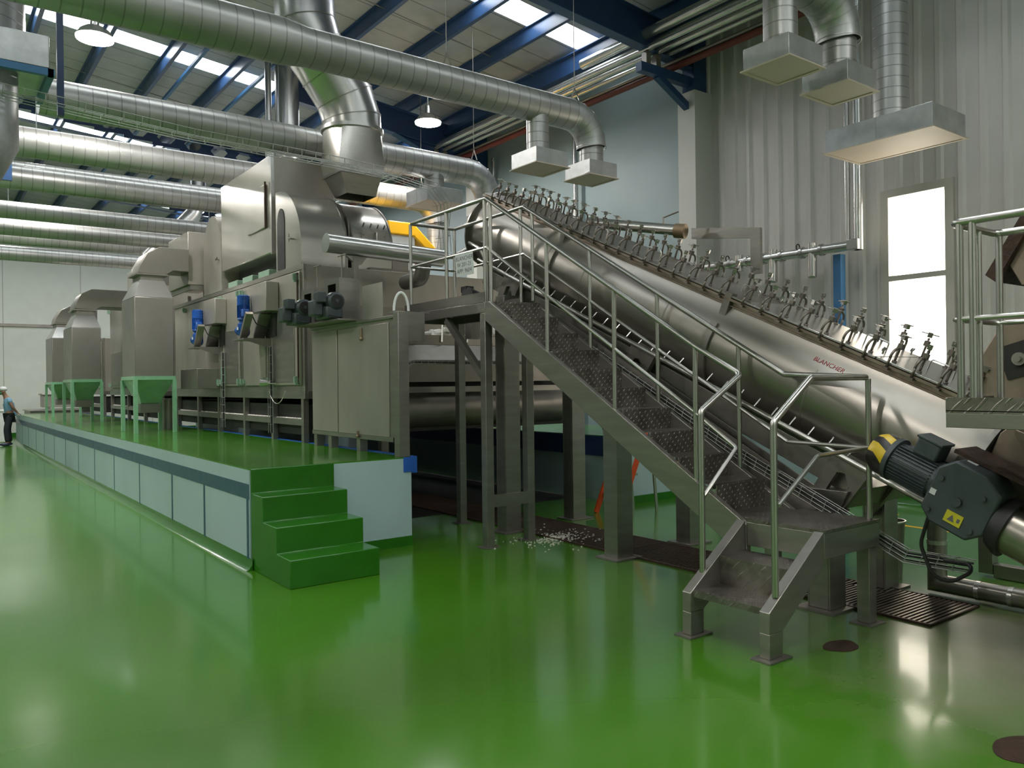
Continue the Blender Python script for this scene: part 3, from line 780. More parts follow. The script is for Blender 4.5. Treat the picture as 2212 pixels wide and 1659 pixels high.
    O('pan', MB().add([(5.14,2.55,.70),(6.2,2.55,.70),(6.2,3.45,.70),(5.14,3.45,.70),(5.02,2.45,.86),(6.32,2.45,.86),(6.32,3.55,.86),(5.02,3.55,.86)] if False else
        [(5.36,3.20,.70),(6.30,3.20,.70),(6.30,3.45,.70),(5.36,3.45,.70),(5.33,3.12,.84),(6.48,3.12,.84),(6.48,3.55,.84),(5.33,3.55,.84)],
        [(0,3,2,1),(4,5,6,7),(0,1,5,4),(1,2,6,5),(2,3,7,6),(3,0,4,7)]), M['steel'], t, bevel=.004)
    # dark feed chamber beyond the near flange
    O('feed_chamber', MB().prism([BP(-3.03, -.36, -.20), BP(-3.03, -.36, .30), BP(-3.06, -.36, .36), BP(-4.3, -.36, .36), BP(-4.3, -.36, -.20)], (.72, 0, 0)), M['brown_steel'], t, bevel=.006)
    # red lettering
    text('lettering', 'BLANCHER', .050, M['red_text'], t, BP(-1.80, -.4235*math.cos(.62), .4235*math.sin(.62)), -BA, (BX*math.sin(.62)+BN*math.cos(.62)), .0006, shear=.1)
    # steam inlet pipe at the upper end
    O('steam_pipe', MB().tube(fillet([BP(2.95, -.46, -.16), BP(2.7, -.47, -.16), BP(2.55, mu, mn)], .04), .02, 10), M['rail'], t)
blancher()
# overflow branch on the far side of the lid
t = T('vapour_pipe', 'thick steel branch pipe with brass collar lying behind the blancher lid', 'pipe', (6.6, 6.0, 3.0))
O('pipe_body', MB().tube([(6.3, 6.9, 3.52), (6.75, 5.85, 3.30)], .06, 18), M['steel_bright'], t)
O('collar', MB().tube([(6.72, 5.93, 3.31), (6.76, 5.82, 3.29)], .08, 18), M['brass'], t, label='brass coloured collar')
O('valve_lever', MB().tube([(6.66, 6.05, 3.38), (6.66, 6.05, 3.47), (6.74, 5.9, 3.52)], .01, 8), M['steel_dark'], t)
O('bracket', MB().prism([(6.95, 5.9, 3.36), (6.95, 5.0, 3.22), (6.95, 5.0, 2.75), (6.95, 5.12, 2.75), (6.95, 5.12, 3.13), (6.95, 5.9, 3.24)], (.04, 0, 0)), M['steel'], t)
# return chute beside the blancher
t = T('return_chute', 'grey steel chute sloping down between the stair and the blancher drum', 'chute', (5.33, 4.6, 0))
mb = MB()
mb.prism([(5.26, 6.25, 2.36), (5.26, 3.15, .70), (5.26, 3.3, .55), (5.26, 3.7, .72), (5.26, 6.25, 2.12)], (.012, 0, 0))
mb.prism([(5.40, 6.25, 2.36), (5.40, 3.15, .70), (5.40, 3.3, .55), (5.40, 3.7, .72), (5.40, 6.25, 2.12)], (.012, 0, 0))
O('side_plates', mb, M['steel_dark'], t)
O('chute_bed', MB().beam((5.336, 6.25, 2.2), (5.336, 3.35, .66), .13, .01), M['steel'], t)
# cable tray down beside the stair
def wire_tray(name, pts, w, side, label, mt='wire', r=.0035, pitch=.1, h=.04, cable=True):
    P = [V(*p) for p in pts]; t = T(name, label, 'cable tray', P[0]); side = V(*side); mb = MB()
    def up(i):
        d = (P[min(i+1, len(P)-1)]-P[max(i-1, 0)]).normalized(); u = side.cross(d); 
        if u.length < .1: u = V(0,0,1)
        u.normalize(); return u if u.z > -.2 else -u
    for (a, b) in ((-.5, 0), (-.17, 0), (.17, 0), (.5, 0), (-.5, 1), (.5, 1)):
        mb.tube([p+side*w*a+up(i)*h*b for i, p in enumerate(P)], r, 5)
    for i in range(len(P)-1):
        L = (P[i+1]-P[i]).length; n = max(1, int(L/pitch)); u = side.cross((P[i+1]-P[i]).normalized()).normalized(); u = u if u.z > -.2 else -u
        for k in range(n):
            c = P[i]+(P[i+1]-P[i])*k/n
            mb.tube([c-side*w/2+u*h, c-side*w/2, c+side*w/2, c+side*w/2+u*h], r, 5)
    O('wires', mb, M[mt], t)
    if cable:
        mb = MB()
        for a in (-.25, .05, .28): mb.tube([p+side*w*a+up(i)*.012 for i, p in enumerate(P)], .007, 6)
        O('cables', mb, M['black'], t)
    return t
wire_tray('cable_tray', [(5.232, 6.1, 2.17), (5.232, 5.38, 1.79), (5.232, 3.93, 1.04), (5.232, 2.66, .47), (5.232, 2.25, .47)], .09, (0, -.35, .93), 'wire cable tray with black cables sloping beside the blancher down to the floor end')
# gear motor at the blancher's lower end
def gearmotor():
    t = T('gear_motor', 'dark grey gear motor with yellow and black striped fan cover at the blancher lower end', 'motor', (4.98, 2.4, .6))
    A = -BA; c0 = V(4.98, 2.70, 1.185); Nn = BN; Xx = BX
    def Q(s, u, n): return c0+A*s+Xx*u+Nn*n
    O('fan_cover', MB().tube([Q(-.03,0,0), Q(-.02,0,0), Q(.03,0,0), Q(.11,0,0)], .1, 28, rr=[.08,.105,.135,.138]), M['stripes'], t, label='yellow and black striped fan cover')
    O('cover_ring', MB().tube([Q(.105,0,0), Q(.135,0,0)], .142, 28), M['grey_motor'], t)
    O('motor_body', MB().tube([Q(.13,0,0), Q(.42,0,0)], .115, 28), M['grey_motor'], t)
    mb = MB()
    for i in range(36):
        g = 2*PI*i/36
        if abs(math.sin(g)) < .92: 
            d = Xx*math.cos(g)+Nn*math.sin(g); tt = Xx*-math.sin(g)+Nn*math.cos(g)
            mb.ob(Q(.27,0,0)+d*.12, A*.125, d*.011, tt*.003)
    O('cooling_fins', mb, M['grey_motor'], t)
    jb = O('terminal_box', MB().ob(Q(.30,0,.165), A*.075, Xx*.075, Nn*.055), M['grey_motor'], t, bevel=.012)
    O('box_lid', MB().ob(Q(.30,0,.224), A*.082, Xx*.082, Nn*.008), M['grey_motor'], jb, bevel=.004)
    gb = MB()
    P = [Q(.42,-.13,-.10), Q(.42,-.13,.12), Q(.50,-.13,.20), Q(.68,-.13,.20), Q(.80,-.13,.12), Q(.80,-.13,-.13), Q(.72,-.13,-.21), Q(.50,-.13,-.21), Q(.42,-.13,-.15)]
    gb.prism(P, (.24, 0, 0)); O('gearbox', gb, M['grey_motor'], t, bevel=.014)
    for s, n in ((.47, .07), (.72, .07), (.47, -.14), (.73, -.14), (.60, -.02)): O('bolt', MB().cyl(Q(s,-.13,n), Q(s,-.145,n), .016 if (s, n) != (.6, -.02) else .028, 10), M['grey_motor'], t)
    mb = MB().ob(Q(.62,-.133,-.12), (A*.75-Nn*0).normalized()*.05, Xx*.002, Nn*.036); O('warning_label', mb, M['label_yellow'], t, label='yellow warning label')
    O('label_print', MB().prism([Q(.59,-.136,-.14), Q(.61,-.136,-.10), Q(.63,-.136,-.14)], (-.001, 0, 0)).ob(Q(.65,-.136,-.12), A*.008, Xx*.0005, Nn*.012), M['ink'], t)
    O('name_plate', MB().ob(Q(.55,-.02,.2015), A*.03, Xx*.012, Nn*.002), M['paper'], t)
    O('white_sticker', MB().ob(Q(.455,-.132,-.03), A*.018, Xx*.001, Nn*.018), M['paper'], t)
    O('output_flange', MB().tube([Q(.80,0,-.05), Q(.86,0,-.05), Q(.88,0,-.05)], .19, 30, rr=[.15,.18,.18]), M['black'], t)
    O('bearing_drum', MB().tube([Q(.88,0,-.05), Q(1.45,0,-.05)], .15, 36), M['steel_drum'], t)
    O('mount_plate', MB().ob(Q(.72,.14,.215), A*.30, Xx*.14, Nn*.012), M['rust'], t)
    O('cable', MB().tube(fillet([Q(.44,.0,-.2), Q(.46,.02,-.42), Q(.66,.02,-.62), (5.2, 2.16, .50), (5.2, 2.4, .49)], .12, 8), .012, 8), M['black'], t)
gearmotor()
# floor pipes on the right
t = T('drain_pipe', 'thick silver drain pipe dropping beside the gear motor and elbowing along the floor', 'pipe', (6.22, 2.9, 0))
O('pipe_body', MB().tube([(6.12, 2.96, .88), (6.22, 2.92, .76), (6.22, 2.92, .085), (6.22, 1.3, .085)], .068, 22), M['steel'], t)
mb = MB()
for y in (2.62, 2.40, 2.2): mb.band((6.22, y, .085), (1,0,0), (0,0,1), (0,1,0), .068, .03, .003)
mb.band((6.22, 2.92, .40), (1,0,0), (0,1,0), (0,0,1), .068, .03, .003)
O('sleeve', mb, M['steel_bright'], t)
t = T('square_pipe_frame', 'square steel leg frame with mitred foot at the right edge', 'pipe', (7.1, 2.9, 0))
O('leg_frame', MB().beam((7.1, 2.92, .86), (7.1, 2.92, .03), .11, .11, (0,1,0)).beam((7.1, 2.86, .06), (7.1, 1.6, .06), .108, .108), M['steel'], t, bevel=.004)
O('steel_rail', MB().tube([(6.40, 3.05, .80), (7.0, 1.9, .66)], .014, 8), M['rail'], label='thin steel tie rod passing behind the gear motor', cat='rod')
t = T('waste_bin', 'grey round bin standing behind the pedestal beside the drain grate', 'bin', (6.45, 3.42, 0))
mb = MB().tube([(6.45,3.42,0.001),(6.45,3.42,.46),(6.45,3.42,.47)], .12, 26, rr=[.10,.125,.13], cap=False); mb.disc((6.45,3.42,.012), (0,0,1), .099, .02, 26)
O('bin_body', mb, M['steel_dark'], t); O('rim', MB().band((6.45,3.42,.47), (1,0,0), (0,1,0), (0,0,1), .124, .014, .012), M['rail'], t)
# feed platform at the right edge
def feedplat():
    t = T('feed_platform', 'raised steel platform with double tubular rails at the right edge', 'platform', (4.55, 1.2, 0))
    xa, xb, y1, y0 = 4.56, 5.16, 2.085, -.4
    O('deck', MB().box(xa, xb, y0, y1, 1.455, 1.47), M['tread'], t)
    O('kick_plate', MB().box(xa, xa+.006, y0, y1, 1.465, 1.54).box(xa+.006, xb, y1-.006, y1, 1.465, 1.54), M['tread'], t)
    O('platform_frame', MB().box(xa, xa+.04, y0, y1, 1.375, 1.455).box(xb-.04, xb, y0, y1, 1.375, 1.455).box(xa+.04, xb-.04, y1-.04, y1, 1.375, 1.455).box(xa+.04, xb-.04, y0, y0+.04, 1.375, 1.455), M['steel'], t, bevel=.003)
    for x, y in ((xa+.05, y0+.1), (xb-.05, y0+.1), (xa+.05, 1.1), (xb-.05, 1.1)):
        l = O('leg', MB().box(x-.045, x+.045, y-.045, y+.045, .01, 1.375), M['steel'], t)
        O('foot_plate', MB().box(x-.08, x+.08, y-.08, y+.08, .001, .01), M['steel_dark'], l)
    xn, xf = xa+.02, xb-.03
    O('handrail', MB().tube(fillet([(xn, y0, 2.50), (xn, 2.05, 2.50), (xf, 2.05, 2.50), (xf, y0, 2.50)], .05), .021, 12), M['rail'], t)
    O('midrail', MB().tube(fillet([(xn, y0, 1.97), (xn, 2.05, 1.97), (xf, 2.05, 1.97), (xf, y0, 1.97)], .04), .015, 10), M['rail'], t)
    for x, y in ((xn, 2.01), (xn, 1.945), (xn, 1.1), (xf, 2.03), (xf, 1.35), (xn, .3), (4.9, 2.05)):
        O('rail_post', MB().cyl((x, y, 1.47), (x, y, 2.49), .019, 12), M['rail'], t)
feedplat()
t = T('feed_hopper', 'brown-grey feed housing with a bearing plate behind the right platform rails', 'hopper', (5.7, 1.6, 1.5))
O('housing', MB().prism([(5.42, 2.25, 1.52), (5.42, 2.28, 1.75), (5.42, 2.12, 2.02), (5.42, 1.7, 2.10), (5.42, 1.2, 2.1), (5.42, 1.2, 1.46)], (.6, 0, 0)), M['brown_steel'], t, bevel=.01)
bp = O('bearing_plate', MB().ob((5.412, 2.03, 1.76), (0, .10, -.03), (0, .03, .10), (.006, 0, 0)), M['dark'], t)
O('bearing', MB().disc((5.40, 2.03, 1.76), (1,0,0), .04, .03, 20).disc((5.38, 2.03, 1.76), (1,0,0), .018, .03, 14), M['steel'], bp)
O('chute', MB().prism([(5.5, 2.12, 2.35), (5.5, 2.05, 2.22), (5.5, 1.5, 2.1), (5.5, 1.2, 2.1), (5.5, 1.2, 3.0), (5.5, 1.85, 2.85)], (.45, 0, 0)), M['brown_steel'], t, bevel=.006)
O('pusher', MB().prism([(5.45, 2.18, 2.25), (5.45, 2.24, 2.3), (5.45, 1.85, 2.95), (5.45, 1.78, 2.92)], (.5, 0, 0)), M['rust'], t)
# ================================================================== dryer
def latch(parent, y, z, x=3.955, s=1.0):
    mb = MB(); mb.ob((x, y, z), (.012,0,0), (0,.05*s,0), (0,0,.035*s)); mb.ob((x-.02, y+.0, z), (.02,0,0), (0,.018,0), (0,0,.055*s)); mb.cyl((x-.045, y, z-.03), (x-.045, y, z+.05), .012, 8)
    O('latch', mb, M['mint_metal'], parent, label='mint green door latch')
def dryer(name_label, y0, y1, z1, doors, legs, xf=4.0, xb=7.55, z0=1.58):
    t = T('dryer_section', name_label, 'dryer', (xf, y0, .905), 'dryer sections in a row')
    O('body', MB().box(xf+.02, xb, y0, y1, z0, z1), M['steel_panel'], t, bevel=.006)
    mb = MB(); mb.box(xf-.0, xf+.04, y0-.004, y1, z0-.10, z0+.06); mb.box(xf, xf+.04, y0-.004, y1, z1-.06, z1+.004); mb.box(xf, xf+.04, y0-.004, y0+.06, z0+.06, z1-.06); mb.box(xf+.04, xb, y0-.004, y0+.02, z0-.1, z0); mb.box(xb-.04, xb, y0+.02, y1, z0-.1, z0)
    O('frame', mb, M['steel'], t, bevel=.003)
    for i, (a, b) in enumerate(doors):
        d = O('door', MB().box(xf-.018, xf+.018, a, b, z0+.08, z1-.08), M['steel_panel'], t, bevel=.008)
        if i % 2 == 0: O('inner_panel', MB().box(xf-.026, xf-.018, a+.18, b-.12, z0+.12, z0+.95), M['steel'], d, bevel=.003)
        for z in (z0+.14, z1-.16):
            latch(d, a+.06, z, xf-.03); latch(d, b-.05, z, xf-.03, .8)
        O('door_bar', MB().cyl((xf-.035, a+.02, z0+.1), (xf-.035, a+.02, z1-.1), .012, 8), M['rust' if i == 0 else 'steel'], d)
    for y in legs:
        for x in (xf+.04, xb-.04): O('leg', MB().box(x-.035, x+.035, y-.04, y+.04, .906, z0-.10), M['steel'], t)
    O('conveyor_rail', MB().box(xf+.01, xf+.05, y0+.1, y1, 1.13, 1.21), M['steel'], t)
    mb = MB(); y = y0+.2
    while y < y1:
        mb.blob((xf+.06, y, 1.215), (.02, .035, .012), 6, 4, .2); y += .075
    O('belt_debris', mb, M['rice'], t)
    O('belt', MB().box(xf+.08, xb-.1, y0+.1, y1-.1, 1.0, 1.40), M['dark'], t)
    return t
d1 = dryer('first steel dryer section with two blue motors and the big fan housings on top', 9.80, 16.25, 3.22,
      [(9.9, 11.0), (11.1, 12.15), (12.2, 13.15), (13.25, 15.35)], (9.9, 11.0, 12.2, 13.5, 14.7, 16.1))
dryer('middle dryer section, mostly behind the nearest tall hopper', 17.3, 22.7, 3.75, [(17.5, 19.0), (19.1, 20.6), (20.8, 22.5)], (17.4, 18.9, 20.6, 22.6))
dryer('last dryer section, far back behind the two small hoppers', 23.6, 27.8, 3.0, [(23.8, 25.6), (25.8, 27.6)], (23.7, 25.7, 27.7))
# roof boxes on the dryer
t = T('roof_box', 'plain steel box on top of the middle dryer section behind the tall hopper', 'box', (5, 21, 3.75))
O('box_body', MB().box(4.3, 5.6, 19.6, 22.0, 3.754, 4.55), M['steel_panel'], t, bevel=.01)
O('recess', MB().box(4.5, 5.4, 19.585, 19.6, 3.85, 4.35), M['steel_dark'], t)
for i, (y, n) in enumerate(((11.35, 'nearest'), (12.05, 'middle'), (12.75, 'farthest'))):
    O('mint_pad', MB().box(4.03, 4.20, y-.22, y+.22, 3.228, 3.32), M['mint_metal'], label='mint green block on the dryer top edge, %s of three' % n, cat='block', group='mint blocks', bevel=.006)
paper('notice_sheet', 'white notice sheet taped to the dryer door beside the grey cabinet', (3.978, 10.5, 1.90), (0, -.17, 0), (0, 0, .115), (-1, 0, 0), lines=5)
paper('notice_sheet', 'small pale green notice on the dryer low beside the control box', (3.975, 13.1, 1.84), (0, -.12, 0), (0, 0, .13), (-1, 0, 0), M['green_pad'], 4)
O('control_box', MB().box(3.62, 3.98, 13.3, 14.3, 1.62, 1.95), M['steel_dark'], label='flat grey steel box low on the dryer side right of the tall hopper', cat='box', bevel=.006)
t = T('sample_spout', 'small polished spout with a lever low on the dryer door', 'spout', (3.97, 10.85, 1.7))
O('cup', MB().cyl((3.965, 10.9, 1.70), (3.84, 10.98, 1.70), .035, 14, .06), M['steel_bright'], t); O('lever', MB().cyl((3.90, 10.85, 1.69), (3.90, 10.55, 1.68), .01, 8), M['rail'], t)
O('loose_cable', MB().tube([(3.93, 10.9-i*.06, 1.58-.17*math.sin(PI*i/10)**.8) for i in range(11)], .007, 6), M['steel_bright'], label='loose grey cable sagging under the dryer door', cat='cable')
# blue gear motors on brackets
def bluemotor():
    t = T('bracket_motor', 'upright blue gear motor on a steel bracket, the nearer of two on the dryer side', 'motor', (3.98, 11.2, 2.35), 'blue gear motors')
    x, y = 3.72, 11.3
    O('motor_body', MB().tube([(x,y,2.60),(x,y,2.62),(x,y,2.80),(x,y,2.80),(x,y,2.93),(x,y,2.945)], .08, 24, rr=[.085,.078,.078,.088,.088,.06]), M['blue_motor'], t)
    mb = MB()
    for i in range(20):
        g = 2*PI*i/20; mb.ob((x+.083*math.cos(g), y+.083*math.sin(g), 2.71), (.006*math.cos(g), .006*math.sin(g), 0), (-.002*math.sin(g), .002*math.cos(g), 0), (0,0,.085))
    O('cooling_fins', mb, M['blue_motor'], t)
    O('gearbox', MB().tube([(x,y,2.36),(x,y,2.40),(x,y,2.54),(x,y,2.57),(x,y,2.60)], .08, 20, rr=[.06,.085,.08,.055,.09]), M['blue_motor'], t, bevel=.004)
    O('side_cover', MB().cyl((x-.01, y+.06, 2.45), (x-.01, y+.16, 2.45), .07, 18), M['blue_motor'], t)
    O('terminal_box', MB().ob((x-.02, y-.13, 2.68), (.05,0,0), (0,.045,0), (0,.02,.055)), M['blue_motor'], t, bevel=.012)
    O('name_plate', MB().box(x-.088, x-.084, y-.03, y+.03, 2.45, 2.49), M['paper'], t)
    O('base_plate', MB().box(3.60, 3.98, 10.95, 11.45, 2.30, 2.32).prism([(3.6,10.95,2.30),(3.98,10.95,2.18),(3.98,10.95,2.30)], (0,.02,0)), M['steel_dark'], t)
    O('belt_guard', MB().beam((3.66, 11.15, 2.33), (3.66, 10.88, 2.66), .10, .05, (0, 1, 0)).beam((3.90, 11.15, 2.33), (3.90, 10.88, 2.66), .2, .03, (0,1,0)), M['steel'], t)
    O('guard_box', MB().box(3.80, 3.98, 10.62, 11.25, 2.68, 3.08), M['steel_panel'], t, bevel=.01)
    O('opening', MB().box(3.96, 3.98, 10.7, 11.1, 2.34, 2.66), M['dark'], t)
    O('cable', MB().tube(fillet([(3.70, 11.12, 2.66), (3.70, 10.98, 2.70), (3.78, 10.96, 2.52), (3.96, 10.9, 2.45)], .04), .008, 6), M['black'], t)
    return t
bmt = bluemotor()
dup(bmt, (3.98, 13.5, 2.33), 'upright blue gear motor on a steel bracket, the farther of two, near the tall hopper')
for y, n in ((11.25, 'nearer'), (13.4, 'farther')):
    wire_tray('cable_tray', [(3.95, y-.4, 2.2), (3.95, y-.4, 1.0)], .08, (0, 1, 0), 'narrow wire tray running down the dryer side under the %s blue motor' % n, r=.003, pitch=.12)
# front cabinet
t = T('drive_cabinet', 'grey steel cabinet with plain doors on legs at the near end of the dryer', 'cabinet', (3.95, 7.2, .905))
O('cabinet_body', MB().box(3.97, 4.09, 7.301, 9.45, 1.10, 2.34), M['steel_panel'], t)
O('door', MB().box(3.945, 3.968, 7.42, 8.66, 1.10, 2.30), M['steel_panel'], t, bevel=.004)
O('door', MB().box(3.945, 3.968, 8.69, 9.42, 1.10, 2.30), M['steel_panel'], t, bevel=.004)
O('cabinet_frame', MB().box(3.94, 4.12, 7.301, 9.47, 2.34, 2.37).box(3.95, 4.0, 7.35, 9.45, 1.05, 1.10).box(3.94, 4.06, 7.19, 7.30, .906, 2.40).box(3.955, 3.965, 7.31, 7.41, 1.1, 2.33), M['steel'], t, bevel=.003)
O('end_plate', MB().box(4.061, 4.26, 7.20, 7.215, 2.10, 2.40), M['steel'], t)
mb = MB()
for y in (8.2, 8.97, 9.4): 
    O('leg', MB().box(3.97, 4.06, y-.045, y+.045, .906, 1.05), M['steel'], t)
O('door_latch', MB().cyl((3.93, 8.02, 2.28), (3.93, 8.02, 2.16), .012, 8).blob((3.93, 8.02, 2.16), .022), M['brass'], t)
O('door_latch', MB().cyl((3.93, 8.14, 1.14), (3.93, 8.14, 1.07), .012, 8).blob((3.93, 8.14, 1.08), .02), M['brass'], t)
O('top_tray', MB().box(3.72, 4.06, 8.15, 9.45, 2.372, 2.39), M['steel_dark'], t)
# two grey motors with pulley boxes
def greymotor():
    t = T('grey_gear_motor', 'dark grey-green motor on the cabinet top, nearer and larger of the pair', 'motor', (3.8, 8.4, 2.39), 'grey motors on the cabinet')
    x, y, z = 3.78, 8.30, 2.60
    O('motor_body', MB().tube([(x,y,z),(x,y+.02,z),(x,y+.10,z),(x,y+.11,z),(x,y+.36,z)], .1, 26, rr=[.075,.10,.105,.092,.092]), M['grey_motor'], t)
    O('fan_grille', MB().disc((x,y-.002,z), (0,1,0), .07, .006, 24), M['black'], t)
    O('hub', MB().disc((x,y-.006,z), (0,1,0), .02, .01, 14), M['grey_motor'], t)
    O('gearbox', MB().ob((x-.02, y+.18, z-.13), (.10,0,0), (0,.16,0), (0,0,.07)).ob((x-.17, y+.20, z-.08), (.06,0,0), (0,.09,0), (0,0,.09)), M['grey_motor'], t, bevel=.02)
    O('terminal_box', MB().ob((x-.15, y+.12, z+.04), (.05,0,0), (0,.07,0), (0,0,.06)), M['grey_motor'], t, bevel=.01)
    O('rating_plate', MB().ob((x-.075, y+.03, z+.075), (.012,0,.012), (0,.03,0), (.002,0,-.002)), M['paper'], t)
    O('cable', MB().tube(fillet([(x-.1, y+.0, 2.44), (x+.02, y-.06, 2.41), (x+.1, y+.1, 2.41)], .04), .008, 6), M['black'], t)
    return t
gm = greymotor()
dup(gm, (3.72, 9.12, 2.37), 'dark grey-green motor on the cabinet top, farther one beside the dryer door')
for y, z1, n in ((8.62, 2.88, 'behind the nearer grey motor'), (9.33, 2.84, 'behind the farther grey motor')):
    t = T('pulley_box', 'open steel pulley box '+n, 'box', (3.95, y, 2.37), 'pulley boxes')
    mb = MB(); a, b = y-.2, y+.2
    mb.box(3.87, 4.12, a, a+.015, 2.395, z1-.02); mb.box(3.87, 4.12, b-.015, b, 2.395, z1-.02); mb.box(3.87, 4.12, a-.002, b+.002, z1-.02, z1); mb.box(4.10, 4.118, a+.015, b-.015, 2.395, z1-.02)
    mb.box(3.861, 3.869, a, a+.09, 2.395, z1-.06); mb.box(3.861, 3.869, b-.09, b, 2.395, z1-.06); mb.box(3.861, 3.869, a-.001, b+.001, z1-.06, z1)
    O('housing', mb, M['steel'], t)
    O('screw', MB().cyl((3.99, y, 2.5), (3.99, y, z1+.30), .011, 8), M['steel_dark'], t)
    O('tee_handle', MB().cyl((3.99, y-.10, z1+.29), (3.99, y+.10, z1+.29), .009, 8), M['steel_dark'], t)
    O('shaft', MB().cyl((3.9, y, 2.62), (4.1, y, 2.62), .03, 12), M['rail'], t)
O('shield_plate', MB().box(3.95, 3.958, 7.55, 8.02, 2.375, 2.74).box(3.958, 4.2, 8.01, 8.02, 2.375, 2.74), M['steel_panel'], label='upright grey shield plate standing on the cabinet top', cat='plate')
t = T('hose_loop', 'white hose looped up at the corner of the cabinet top', 'hose', (4.02, 7.3, 2.4))
O('hose', MB().tube([(4.05+.075*math.cos(g), 7.32-.02*math.cos(g), 2.42+.19*math.sin(g)) for g in [PI*i/12 for i in range(13)]], .014, 10), M['white'], t)
O('bracket', MB().box(3.95, 4.35, 7.25, 7.45, 2.401, 2.408), M['steel_bright'], t)
# silver clad pipe over the cabinet
t = T('insulated_pipe', 'short thick silver clad pipe with a flat end above the grey cabinet', 'pipe', (4.6, 9.0, 2.4))
O('pipe_body', MB().tube([(3.97, 9.0, 3.37), (5.6, 9.0, 3.32)], .115, 28), M['foil'], t)
O('end_cap', MB().disc((3.965, 9.0, 3.37), (1, 0, -.03), .118, .012, 28), M['foil'], t)
O('post', MB().box(4.31, 4.38, 8.97, 9.03, 2.372, 3.24), M['steel'], t)
O('clamp_saddle', MB().prism([(4.22, 8.98, 3.24), (4.5, 8.98, 3.24), (4.42, 8.98, 3.14), (4.34, 8.98, 3.14)], (0, .04, 0)), M['steel'], t)
O('branch', MB().tube(fillet([(5.55, 9.0, 3.34), (5.72, 8.9, 3.34), (5.45, 7.95, 3.33)], .1), .035, 14), M['steel_bright'], t)
O('elbow_drop', MB().tube(fillet([(5.35, 9.0, 3.34), (5.35, 9.12, 3.05), (5.35, 9.55, 3.04)], .1), .10, 20), M['steel_dark'], t)
t = T('shaft_motor', 'small black motor at the drum end seen through the upper platform rails', 'motor', (5.35, 8.2, 2.5))
O('motor_body', MB().cyl((5.62, 8.12, 2.68), (5.34, 8.02, 2.74), .085, 22), M['black'], t, bevel=.006)
O('terminal_box', MB().ob((5.40, 8.10, 2.80), (.06,0,0), (0,.06,0), (0,0,.04)), M['black'], t, bevel=.01)
O('mount', MB().box(5.40, 5.56, 8.02, 8.16, 2.2, 2.62), M['steel_dark'], t)
# infeed conveyor below the platform
t = T('infeed_conveyor', 'dark steel infeed conveyor with a rice tray under the upper platform', 'conveyor', (5.5, 8.9, 0))
O('side_plate', MB().box(4.35, 7.3, 8.50, 8.52, 1.68, 1.93), M['steel_dark'], t)
O('slope_plate', MB().prism([(4.35, 8.50, 1.94), (4.35, 8.85, 2.16), (4.35, 8.86, 2.15), (4.35, 8.51, 1.93)], (2.9, 0, 0)), M['steel_dark'], t)
O('cross_bar', MB().box(4.30, 7.4, 8.30, 8.36, 1.55, 1.62), M['steel'], t)
O('drum', MB().cyl((4.4, 8.85, 1.34), (7.4, 8.85, 1.34), .26, 30), M['steel_dark'], t)
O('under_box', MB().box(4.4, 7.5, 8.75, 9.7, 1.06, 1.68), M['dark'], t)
O('side_plate', MB().box(4.36, 4.38, 8.52, 9.78, 1.06, 2.35), M['steel_dark'], t)
O('back_plate', MB().box(4.38, 7.3, 9.60, 9.62, 2.16, 2.7), M['steel_dark'], t)
mb = MB()
for x in (5.1, 5.5, 5.9, 6.3): mb.beam((x, 8.86, 2.2), (x+.04, 8.9, 2.52), .02, .02)
O('tray_hooks', mb, M['rail'], t)
for x, y in ((4.7, 9.0), (7.0, 9.0)): O('leg', MB().box(x-.05, x+.05, y-.05, y+.05, .001, 1.06), M['steel_dark'], t)
mb = MB(); random.seed(3)
for i in range(520):
    x = random.uniform(4.85, 6.6); y = random.uniform(8.94, 9.45); q_ = random.uniform(.022, .05); mb.blob((x, y, 2.30+.045*math.sin(x*9)+.03*math.sin(x*23+y*9)+random.uniform(-.03, .03)), (q_*1.3, q_, q_*.9), 7, 5, .15)
mb.box(4.85, 6.65, 8.93, 9.5, 2.182, 2.28)
O('rice_heap', mb, M['rice'], label='heap of wet white rice in the tray under the upper platform', cat='rice', kind='stuff')
O('rice_tray', MB().box(4.6, 7.0, 8.88, 9.58, 2.165, 2.18).box(4.6, 7.0, 8.88, 8.89, 2.18, 2.29), M['steel_dark'], label='flat steel tray carrying the rice heap', cat='tray')
wire_tray('cable_tray', fillet([(7.2, 8.0, 1.89), (4.52, 8.0, 1.89), (4.46, 8.0, 1.82), (4.46, 8.0, .62)], .1), .10, (0, 1, 0), 'wire cable tray bending down by the end of the near plinth', r=.0035, pitch=.09)
# ------------------------------------------------------------------ fans and heater box on the first section
def hoodprof(x, y0, y1, z0, zt, n=12):
    r = min(y1-y0, zt-z0-.2)*.95; P = [(x, y0, z0)]
    for i in range(n+1):
        g = PI/2*i/n; P.append((x, y0+r-r*math.cos(g), zt-r+r*math.sin(g)))
    P += [(x, y1, zt), (x, y1, z0)]
    return P
t = T('fan_housing', 'rounded polished fan housing at the near corner of the dryer roof', 'fan housing', (4.3, 10.2, 3.224))
O('housing_shell', MB().prism(hoodprof(4.0, 9.86, 10.75, 3.226, 4.32), (.62, 0, 0), True), M['steel_hood'], t)
O('edge_band', MB().prism(hoodprof(4.62, 9.85, 10.75, 3.226, 4.33), (.03, 0, 0)), M['steel'], t)
O('arch_opening', MB().prism([(3.994, 10.55+.13*math.cos(g)*1, 3.45+.42+.2*math.sin(g)) for g in [PI*i/10 for i in range(11)]]+[(3.994, 10.42, 3.24), (3.994, 10.68, 3.24)], (-.002, 0, 0)), M['dark'], t)
